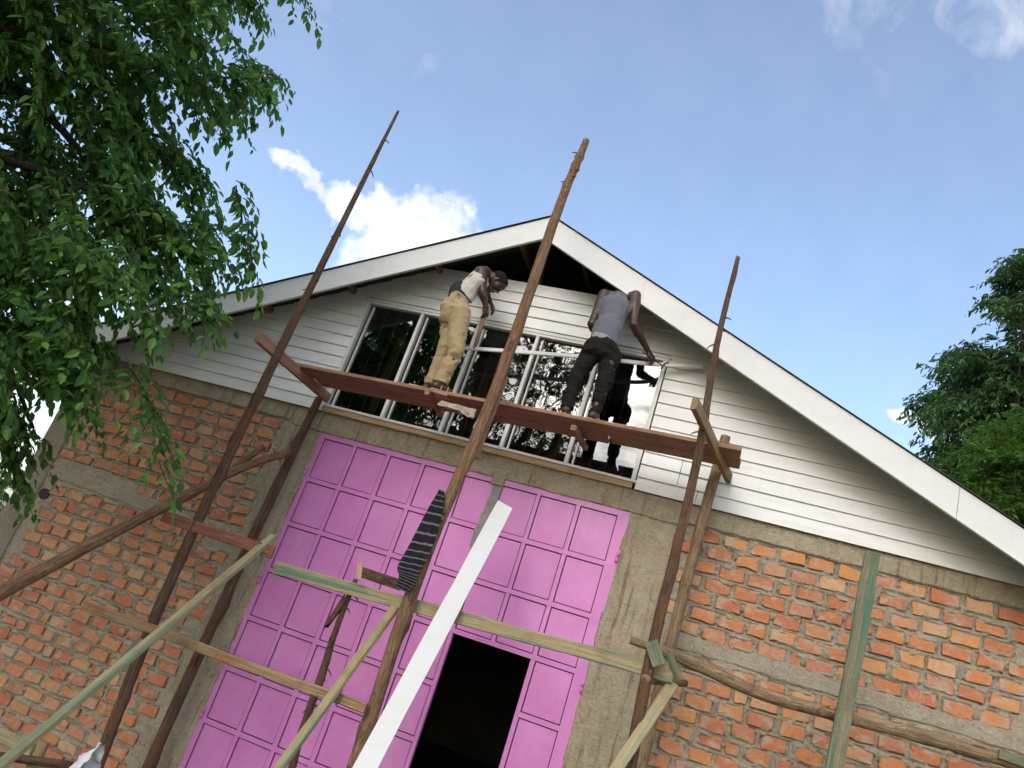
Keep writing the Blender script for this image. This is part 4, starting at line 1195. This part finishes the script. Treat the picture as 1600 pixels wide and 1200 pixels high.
def person_left():
    z0 = plank_z(-3.05, -.74)+.001
    pel = px(713, 480, -.72); wst = px(716, 462, -.69); nk = px(758, 424, -.52)
    hl, hr = px(706, 486, -.66), px(719, 490, -.78)
    kl, kr = px(698, 545, -.66), px(711, 550, -.80)
    al, ar = px(676, 592, -.66), px(687, 600, -.80)
    al[2] = z0+.11; ar[2] = z0+.11
    sl_, sr = px(748, 424, -.36), px(752, 425, -.66)
    er = px(754, 456, -.66); wr = px(759, 478, -.60)
    el = px(757, 452, -.30); wl_ = px(765, 470, -.24)
    root = empty('person', ((al[0]+ar[0])/2, -.73, z0), 'person in cream shirt and khaki trousers bending over the window with a saw', 'person', 'workers on the platform')
    ORIG[root.name] = np.array(root.location)
    S = Field((-3.75, -1.15, z0-.03), (-2.1, .05, z0+1.75), .0065)
    fwd = nrm(np.array([1., .35, 0])); lat = nrm(sl_-sr); ch = nk+(pel-nk)*.35; bk = np.cross(lat, nrm(nk-pel))
    S.cone(pel, wst, .112, .1, .05, (bk, 1.25)); S.cone(wst, ch, .1, .122, .06, (bk, 1.3)); S.cone(ch+lat*.05, ch-lat*.05, .105, .105, .06, (bk, 1.2))
    S.cone(nk+lat*.09-[0, 0, .03], nk-lat*.09-[0, 0, .03], .058, .058, .05)
    hc = px(776, 441, -.50); S.cone(nk, hc+[-.03, 0, .01], .058, .054, .03)
    hf, hu, hr_ = head(S, hc, (.55, .25, -.75), (.75, .2, .62))
    for sh, e, w_ in ((sl_, el, wl_), (sr, er, wr)):
        S.cone(sh, sh+(e-sh)*.35, .062, .054, .04); S.cone(sh+(e-sh)*.3, e, .053, .041, .02); S.cone(e, e+(w_-e)*.3, .043, .043, .02); S.cone(e+(w_-e)*.25, w_, .042, .027, .02)
    hand(S, wr, px(759, 490, -.57)-wr, (-.8, .5, 0), (.3, .9, 0), 1.0)
    hand(S, wl_, wl_-el, (0, .5, -.8), (-.4, -.6, 0), .5)
    for h_, k_, a_ in ((hl, kl, al), (hr, kr, ar)):
        S.cone(h_, k_, .082, .055, .03); S.cone(k_, k_+(a_-k_)*.4, .054, .052, .02); S.cone(k_+(a_-k_)*.35, a_, .052, .034, .02)
    s1 = foot(S, al, (.75, .65, 0), z0+.018); s2 = foot(S, ar, (.85, .5, 0), z0+.018)
    S.build('body', SKIN, root)
    T = Field((-3.7, -1.1, z0+.03), (-2.3, -.3, z0+1.2), .0075)
    T.cone(pel+[0, 0, .07], pel-[0, 0, .05], .128, .14, .04, (bk, 1.15)); T.cone(pel+[-.05, -.03, -.05], pel+[-.04, -.03, -.12], .1, .1, .05)
    for h_, k_, a_ in ((hl, kl, al), (hr, kr, ar)):
        T.cone(h_, k_, .107, .083, .04); T.cone(k_, a_+(k_-a_)*.12, .083, .07, .03); T.cone(a_+(k_-a_)*.12, a_, .071, .08, .02)
    T.folds(.024, [(6, 2, 4), (2, 6, 3), (-5, 1, 9)], 13.)
    T.cut(wst+[0, 0, .0], (.35, 0, 1)); T.cut(np.array([0, 0, z0+.09]), (0, 0, -1))
    T.build('trousers', KHAKI, root)
    U_ = Field((-3.6, -1.1, z0+.7), (-2.3, -.3, z0+1.5), .0075); U_.cone(pel+[0, 0, .03], wst+(wst-pel)*.45, .125, .118, .04, (bk, 1.22)); U_.cut(pel+[0, 0, .085], (.3, 0, -1)); U_.build('waistband', DENIM, root)
    Vv = Field((-3.6, -1.1, z0+.7), (-2.2, -.1, z0+1.7), .0075)
    Vv.cone(wst+(ch-wst)*.05, ch, .125, .142, .06, (bk, 1.25)); Vv.cone(ch+lat*.06, ch-lat*.06, .118, .118, .06, (bk, 1.2)); Vv.cone(nk+lat*.075-[.01, 0, .04], nk-lat*.075-[.01, 0, .04], .066, .066, .05)
    Vv.cone(wst+(ch-wst)*.3+bk*0+[.06, -.02, -.02], wst+[.1, -.02, -.10], .09, .06, .05)       # front of the shirt hangs loose
    Vv.folds(.018, [(7, 2, -7), (2, 6, 1), (3, 1, 3)], 33.)
    Vv.cut(wst+np.array([0, 0, .035]), nrm(np.array([-.5, 0, -1.]))); Vv.cut(nk+[.015, 0, .01], nrm(nk-ch)); pass
    Vv.build('shirt', CREAM, root)
    Hh = Field(tuple(hc-.2), tuple(hc+.2), .008); Hh.cone(hc+hu*.034-hf*.026, hc+hu*.036+hf*.016, .091, .084, .03, (hr_, 1.14)); Hh.cut(hc+hf*.05+hu*.03, hf-hu*.5); Hh.cut(hc-hu*.01, -hu-hf*.2); Hh.build('hair', HAIR, root)
    eyes(root, hc, hf, hu, hr_)
    sandal(root, s1[0]-[0, 0, .018], s1[1]-[0, 0, .018]); sandal(root, s2[0]-[0, 0, .018], s2[1]-[0, 0, .018])
    # hand saw hanging from the right hand
    saw = empty('hand_saw', tuple(px(757, 489, -.565)), 'brown hand saw hanging from the hand of the man in the cream shirt', 'saw')
    ORIG[saw.name] = np.array(saw.location)
    a, b_ = px(758, 488, -.565), px(740, 545, -.50); d = nrm(b_-a); s_ = nrm(np.cross(d, [0, 1., 0])); n_ = np.cross(d, s_)
    V = []; tl = 26; L = np.linalg.norm(b_-a)
    for i in range(tl+1):
        q = i/tl; w = .055*(1-q)+.022*q; c = a+d*L*q
        for o in (-.0012, .0012): V += [c-s_*w*.5+n_*o, c+s_*(w*.5+(.006 if i % 2 else 0))+n_*o]
    F = []
    for i in range(tl):
        k = i*4; F += [(k, k+1, k+5, k+4), (k+2, k+6, k+7, k+3), (k, k+4, k+6, k+2), (k+1, k+3, k+7, k+5)]
    F += [(0, 2, 3, 1), (tl*4, tl*4+1, tl*4+3, tl*4+2)]
    MB().add(V, F).build('blade', m_plain('rusty saw steel', (.17, .12, .09), .55, .5, .5), saw)
    tube([a+s_*.03, a+s_*.03-d*.06, a-s_*.02-d*.10, a-s_*.035-d*.05, a-s_*.02], [.012]*5, 8, 16, .02).build('handle', BOARD, saw, True)
person_right()
person_left()

# ------------------------------------------------------------------ trees
def leaves_mesh(P, D, Nn, L, Wd):
    """leaves at P pointing along D with face normal Nn: folded six-point blades"""
    n = len(P); D = D/np.linalg.norm(D, axis=1, keepdims=True)
    S = np.cross(D, Nn); S /= np.linalg.norm(S, axis=1, keepdims=True)+1e-9; Nn = np.cross(S, D)
    L = L[:, None]; Wd = Wd[:, None]
    v = np.stack([P, P+D*L*.33+S*Wd*.5+Nn*Wd*.16, P+D*L*.7+S*Wd*.38+Nn*Wd*.08-Nn*L*.03, P+D*L-Nn*L*.10, P+D*L*.7-S*Wd*.38+Nn*Wd*.08-Nn*L*.03, P+D*L*.33-S*Wd*.5+Nn*Wd*.16], 1).reshape(-1, 3)
    b = np.arange(n)[:, None]*6
    f = np.concatenate([b+np.array([[0, 3, 2, 1]]), b+np.array([[0, 5, 4, 3]])], 0)
    return v, f
def crown(name, anchors, out, tw_len, n_leaf, leaf, mt, parent, r_, droop=.8, spread=.6, ratio=.45):
    """drooping twigs from the anchors with alternate leaves"""
    A = np.asarray(anchors); n = len(A)
    d0 = out+r_.normal(0, spread, (n, 3)); d0[:, 2] -= .15*droop; d0 /= np.linalg.norm(d0, axis=1, keepdims=True)
    tl = tw_len*r_.uniform(.6, 1.25, n)
    P = []; D = []; Nn = []
    for i in range(n_leaf):
        q = (i+.5)/n_leaf
        p = A+d0*(tl*q)[:, None]; p[:, 2] -= droop*tl*q*q*.6
        tan = d0.copy(); tan[:, 2] -= droop*q*1.2
        sd_ = np.cross(tan, [0, 0, 1.]); sd_ /= np.linalg.norm(sd_, axis=1, keepdims=True)+1e-9
        s_ = 1 if i % 2 else -1
        ld = tan*.55+sd_*s_*.75+r_.normal(0, .3, (n, 3)); ld[:, 2] -= .45*droop
        P.append(p+r_.normal(0, .012, (n, 3))); D.append(ld); Nn.append(np.array([0, 0, 1.])+r_.normal(0, .5, (n, 3)))
    P = np.concatenate(P); D = np.concatenate(D); Nn = np.concatenate(Nn); L = leaf*r_.uniform(.45, 1.3, len(P))
    v, f = leaves_mesh(P, D, Nn, L, L*ratio)
    # twig stems as thin three-sided strips
    sv = []; sf = []
    e = A+d0*tl[:, None]; e[:, 2] -= droop*tl*.6; mid = A+d0*(tl*.5)[:, None]; mid[:, 2] -= droop*tl*.15
    w = .005*leaf/.09
    base = len(v)
    V2 = np.stack([A+[w, 0, 0], A-[w, 0, 0], A+[0, 0, w*1.5], mid+[w*.8, 0, 0], mid-[w*.8, 0, 0], mid+[0, 0, w], e], 1).reshape(-1, 3)
    bb = np.arange(n)[:, None]*7+base
    quads = np.concatenate([bb+np.array([[0, 1, 4, 3]]), bb+np.array([[1, 2, 5, 4]]), bb+np.array([[2, 0, 3, 5]])], 0)
    me = bpy.data.meshes.new(name)
    o_ = (v.min(0)+v.max(0))/2
    allv = np.concatenate([v, V2])-o_; allf = f.tolist()+quads.tolist()
    me.from_pydata(allv.tolist(), [], allf)
    me.materials.append(mt); me.materials.append(BARK)
    mi = np.zeros(len(allf), np.int32); mi[len(f):] = 1; me.polygons.foreach_set('material_index', mi)
    ob = bpy.data.objects.new(name, me); COL.objects.link(ob); attach(ob, parent, o_)
    return ob
BARK = m_wood('tree bark', (.02, .016, .011), (.045, .034, .024), (.08, .06, .042), .95)
LEAF_L = m_leaf('glossy mid green leaf', (.014, .05, .016), (.042, .12, .03), (.14, .28, .055), .42, .38)
LEAF_D = m_leaf('dark drooping leaf', (.024, .06, .022), (.042, .105, .034), (.08, .165, .05), .3, .5)
LEAF_B = m_leaf('bright yellow green leaf', (.03, .085, .014), (.06, .145, .022), (.11, .22, .035), .35, .5)

def inpoly(p, poly):
    x, y = p; c = False; j = len(poly)-1
    for i in range(len(poly)):
        xi, yi = poly[i]; xj, yj = poly[j]
        if (yi > y) != (yj > y) and x < (xj-xi)*(y-yi)/(yj-yi)+xi: c = not c
        j = i
    return c
def limbs(name, base, forks, parent, r0, seed, mt=None):
    """trunk from base to the fork point, limbs from there to each target"""
    mb = MB(); r_ = np.random.default_rng(seed)
    top = np.array(forks[0]); base = np.array(base, float)
    tube([base, base+(top-base)*.5+r_.normal(0, .08, 3), top], [r0*1.25, r0, r0*.8], 12, 24, .12, seed, mb=mb)
    for t in forks[1:]:
        t = np.array(t); s_ = base+(top-base)*r_.uniform(.75, 1.); L = np.linalg.norm(t-s_)
        midp = s_+(t-s_)*.5+np.array([0, 0, L*.12])+r_.normal(0, .05*L, 3)*.6
        tube([s_, midp, t], [r0*.3, r0*.16, r0*.05], 8, 14, .1, seed+1, mb=mb)
    mb.build('trunk', mt or BARK, parent, True)

r_ = np.random.default_rng(21)
left = empty('broadleaf_tree', (-8.3, -4.4, -.08), 'large leafy green tree overhanging the left end of the house', 'tree')
ORIG[left.name] = np.array([-8.3, -4.4, -.08])
POLY = [(-160, -120), (470, -120), (462, 22), (430, 26), (405, 8), (372, 28), (392, 62), (408, 105), (430, 140), (436, 158), (400, 158), (345, 168), (330, 178), (285, 150), (255, 170), (268, 205), (300, 235), (308, 268), (345, 296), (372, 322), (402, 352), (408, 380), (378, 388), (352, 380), (325, 400), (318, 425), (338, 456), (318, 468), (280, 452), (262, 470), (258, 500), (235, 520), (205, 500), (165, 530), (158, 560), (205, 585), (232, 625), (258, 660), (236, 655), (200, 630), (150, 600), (100, 600), (60, 570), (20, 545), (-20, 550), (-160, 560)]
HOLES = [(15, 165, 40, 32), (45, 205, 26, 24), (100, 245, 26, 22), (175, 70, 14, 12), (20, 515, 42, 26), (165, 480, 16, 12), (110, 505, 26, 18), (55, 250, 20, 14), (30, 590, 40, 28)]
TR0 = np.array([-8.0, -4.0, 5.2])
bases = []
while len(bases) < 255:
    u, v = r_.uniform(-160, 475), r_.uniform(-120, 700)
    if not inpoly((u, v), POLY): continue
    if any(((u-a)/c)**2+((v-b_)/d)**2 < 1 for a, b_, c, d in HOLES) and r_.random() < .9: continue
    q = np.clip((v-100)/500, 0, 1)
    bases.append(pd(u, v, r_.uniform(7.2, 9.8)*(1-q)+r_.uniform(5.0, 7.0)*q))
for u, v in ((-5, 610), (30, 650), (12, 690), (40, 670), (5, 635), (22, 700)): bases.append(pd(u, v, 7.6))
for _ in range(190):                                   # unseen rest of the crown, over and left of the trunk, added for shade
    d = r_.normal(0, 1, 3); d /= np.linalg.norm(d); p = np.array([-8.4, -4.5, 6.2])+d*np.array([3.4, 3.2, 2.8])*r_.uniform(.3, 1.)**.6
    e = p-CAM; zz = e@CF; u, v = (800+FPX*(e@CR)/zz, 600-FPX*(e@CU)/zz) if zz > .5 else (-999, 0)
    if u < -60 or v < -90: bases.append(p)
anc = []; outv = []; axes = []
for p in bases:
    o_ = p-TR0; o_[2] *= .5; o_ = nrm(nrm(o_)+r_.normal(0, .35, 3)); o_[2] = min(o_[2], .25); L = r_.uniform(.55, 1.0)
    sd_ = nrm(np.cross(o_, [0, 0, 1.])+r_.normal(0, .2, 3))
    st = p-o_*L*.75+[0, 0, .16]
    pts = []
    for t in np.linspace(.12, 1, 9):
        c = st+o_*L*t; c[2] -= .42*L*t*t; pts.append(c)
        for s_ in ((-1, 1) if t < .95 else (0,)):
            anc.append(c+r_.normal(0, .02, 3)); w_ = o_*(.55+.3*t)+sd_*s_*.75*(1.1-.5*t); w_[2] -= .25*t; outv.append(w_)
    axes.append(pts)
anc = np.array(anc); outv = np.array(outv)
crown('crown', anc, outv, .27, 9, .098, LEAF_L, left, r_, .75, .16, .47)
mb = MB()
for pts in axes: tube([pts[0], pts[4], pts[8]], [.006, .004, .002], 5, 6, 0, mb=mb)
mb.build('twigs', BARK, left, True, kind='stuff')
tg = [anc[i] for i in r_.choice(len(anc), 46, replace=False)]
limbs('trunk', (-8.3, -4.4, -.15), [(-8.0, -4.0, 4.6)]+tg, left, .26, 5)

def far_tree(name, base, label, poly, dist, n, leaf, mt, tw, nl, seed, droop=.8, up=.3, zc=None, group=None):
    r_ = np.random.default_rng(seed)
    root = empty(name, tuple(base), label, 'tree', group); ORIG[root.name] = np.array(base, float)
    us = [p[0] for p in poly]; vs = [p[1] for p in poly]; A = []
    # leaf masses: clumps inside the outline with gaps between them
    cl = []
    while len(cl) < n//60:
        u, v = r_.uniform(min(us), max(us)), r_.uniform(min(vs), max(vs))
        if inpoly((u, v), poly): cl.append(pd(u, v, dist+r_.uniform(-1.6, 2.2)))
    cl = np.array(cl)
    for c in cl:
        R = dist*.034*r_.uniform(.7, 1.3)
        k = 60; d = r_.normal(0, 1, (k, 3)); d /= np.linalg.norm(d, axis=1, keepdims=True); d[:, 2] = np.abs(d[:, 2])*.9-.25
        A.append(c+d*R*r_.uniform(.55, 1., (k, 1)))
    A = np.concatenate(A); c0 = A.mean(0); o_ = A-c0; o_ /= np.linalg.norm(o_, axis=1, keepdims=True); o_[:, 2] += up
    crown('crown', A, o_*.6, tw, nl, leaf, mt, root, r_, droop, .5, .36)
    limbs('trunk', (base[0], base[1], base[2]-.1), [tuple(np.array([base[0], base[1], 0])*.75+np.array([c0[0], c0[1], 0])*.25+np.array([0, 0, c0[2]*.55]))]+[cl[i] for i in r_.choice(len(cl), min(26, len(cl)), replace=False)], root, .3, seed)
far_tree('tall_tree', (6.2, 15.5, -.08), 'tall dark green tree with drooping foliage behind the right roof slope', [(1700, 380), (1600, 432), (1578, 470), (1580, 505), (1572, 535), (1530, 555), (1505, 580), (1480, 600), (1468, 625), (1464, 650), (1480, 675), (1452, 700), (1490, 735), (1560, 790), (1700, 860)], 26, 7200, .20, LEAF_D, .5, 9, 31, .9, .25)
far_tree('bushy_tree', (5.2, 10.5, -.08), 'bright yellow green bushy tree behind the right roof slope', [(1700, 630), (1600, 660), (1575, 685), (1556, 710), (1535, 740), (1530, 775), (1560, 800), (1700, 900)], 20, 3000, .13, LEAF_B, .32, 9, 37, .3, .6)
# trees across the yard that the window panes mirror
def yard_tree(base, h, R, seed, label, mt=LEAF_D):
    r_ = np.random.default_rng(seed); root = empty('yard_tree', base, label, 'tree'); ORIG[root.name] = np.array(base, float)
    cen = np.array(base)+[0, 0, h*.62]; cl = []
    for _ in range(60):
        d = r_.normal(0, 1, 3); d /= np.linalg.norm(d); cl.append(cen+d*np.array([R, R, h*.36])*r_.uniform(.35, 1.))
    cl = np.array(cl); A = []
    for c in cl:
        d = r_.normal(0, 1, (18, 3)); d /= np.linalg.norm(d, axis=1, keepdims=True); A.append(c+d*.8*r_.uniform(.4, 1., (18, 1)))
    A = np.concatenate(A); o_ = A-cen; o_ /= np.linalg.norm(o_, axis=1, keepdims=True)
    crown('crown', A, o_*.7, .7, 8, .22, mt, root, r_, .7, .5, .4)
    limbs('trunk', base, [cen-[0, 0, h*.25]]+[cl[i] for i in range(0, 60, 4)], root, .28, seed)
yard_tree((-9.2, -21, -.08), 19., 2.9, 53, 'slim tall tree in the yard opposite the pink doors')
yard_tree((-13.2, -20, -.08), 18., 3.6, 51, 'wide tall tree in the yard opposite the left door column')
yard_tree((-18.5, -19, -.08), 17., 4.2, 52, 'dark tree in the yard opposite the left brick wall')
# small feathery sapling beyond the left corner
sap = empty('sapling', (-13.2, 3.2, -.08), 'feathery green sapling beyond the left corner of the house', 'plant'); ORIG[sap.name] = np.array([-13.2, 3.2, -.08])
r_ = np.random.default_rng(61)
tip = pd(12, 742, 16.5); bs = np.array([tip[0], tip[1], -.08]); sap.location = tuple(bs); ORIG[sap.name] = bs
tube([bs, bs*.5+tip*.5+[.05, 0, 0], tip], [.03, .02, .006], 7, 12, .05, 3).build('stem', BARK, sap, True)
A = np.array([bs+(tip-bs)*r_.uniform(.35, 1.) for _ in range(120)]); o_ = r_.normal(0, 1, (120, 3)); o_ /= np.linalg.norm(o_, axis=1, keepdims=True); o_[:, 2] += .2
crown('foliage', A, o_, .5, 14, .10, LEAF_B, sap, r_, .6, .2, .22)

# ------------------------------------------------------------------ clutter at the foot of the scaffold, left
tr = empty('trestle', (-4.35, -1.95, -.08), 'low timber trestle of yellowish battens below the left bricks', 'trestle'); ORIG[tr.name] = np.array([-4.35, -1.95, -.08])
board(px(-60, 1118, -1.85), px(52, 1172, -1.85), .09, .04, seed=71).build('rail', BATTEN, tr)
q0 = px(70, 1158, -1.82); board(q0, (q0[0]+.02, q0[1], -.7), .08, .05, hint=(1, 0, 0), seed=72).build('leg', BOARD, tr)
q1 = px(-40, 1120, -1.82); board(q1, (q1[0], q1[1], -.82), .08, .05, hint=(1, 0, 0), seed=73).build('leg', BOARD, tr)
tube([px(-40, 1176, -1.9), px(110, 1196, -1.9)], [.03, .03], 8, 10, .1, 74).build('rail', POLE_D, tr, True)
board(px(40, 1186, -1.86), px(190, 1222, -1.86), .06, .04, seed=75).build('rail', BATTEN, tr)
S = Field((-4.75, -2.25, .1), (-3.95, -1.5, .75), .01)
c = px(141, 1196, -1.9)
S.cone(c+[-.0, 0, -.06], c+[.02, 0, .07], .10, .055, .04); S.cone(c+[.03, 0, .03], c+[.02, 0, .10], .06, .05, .03); S.cone(c+[.03, 0, -.1], c+[.16, -.02, -.13], .05, .02, .03)
S.cone(c+[-.06, 0, .03], c+[-.12, 0, .05], .02, .006, .02); S.cone(c-[0, 0, .05], c-[0, 0, .25], .1, .11, .05)
S.wrinkle(lambda x, y, z: .009*np.sin(60*x+30*z+5*np.sin(30*y))+.006*np.sin(80*z-40*x))
sk = S.build('plastic_sack', m_plain('white plastic sack', (.66, .68, .72), .4, 0, .2, 15, .5), None); tag(sk, 'crumpled white plastic sack on the low trestle', 'sack')
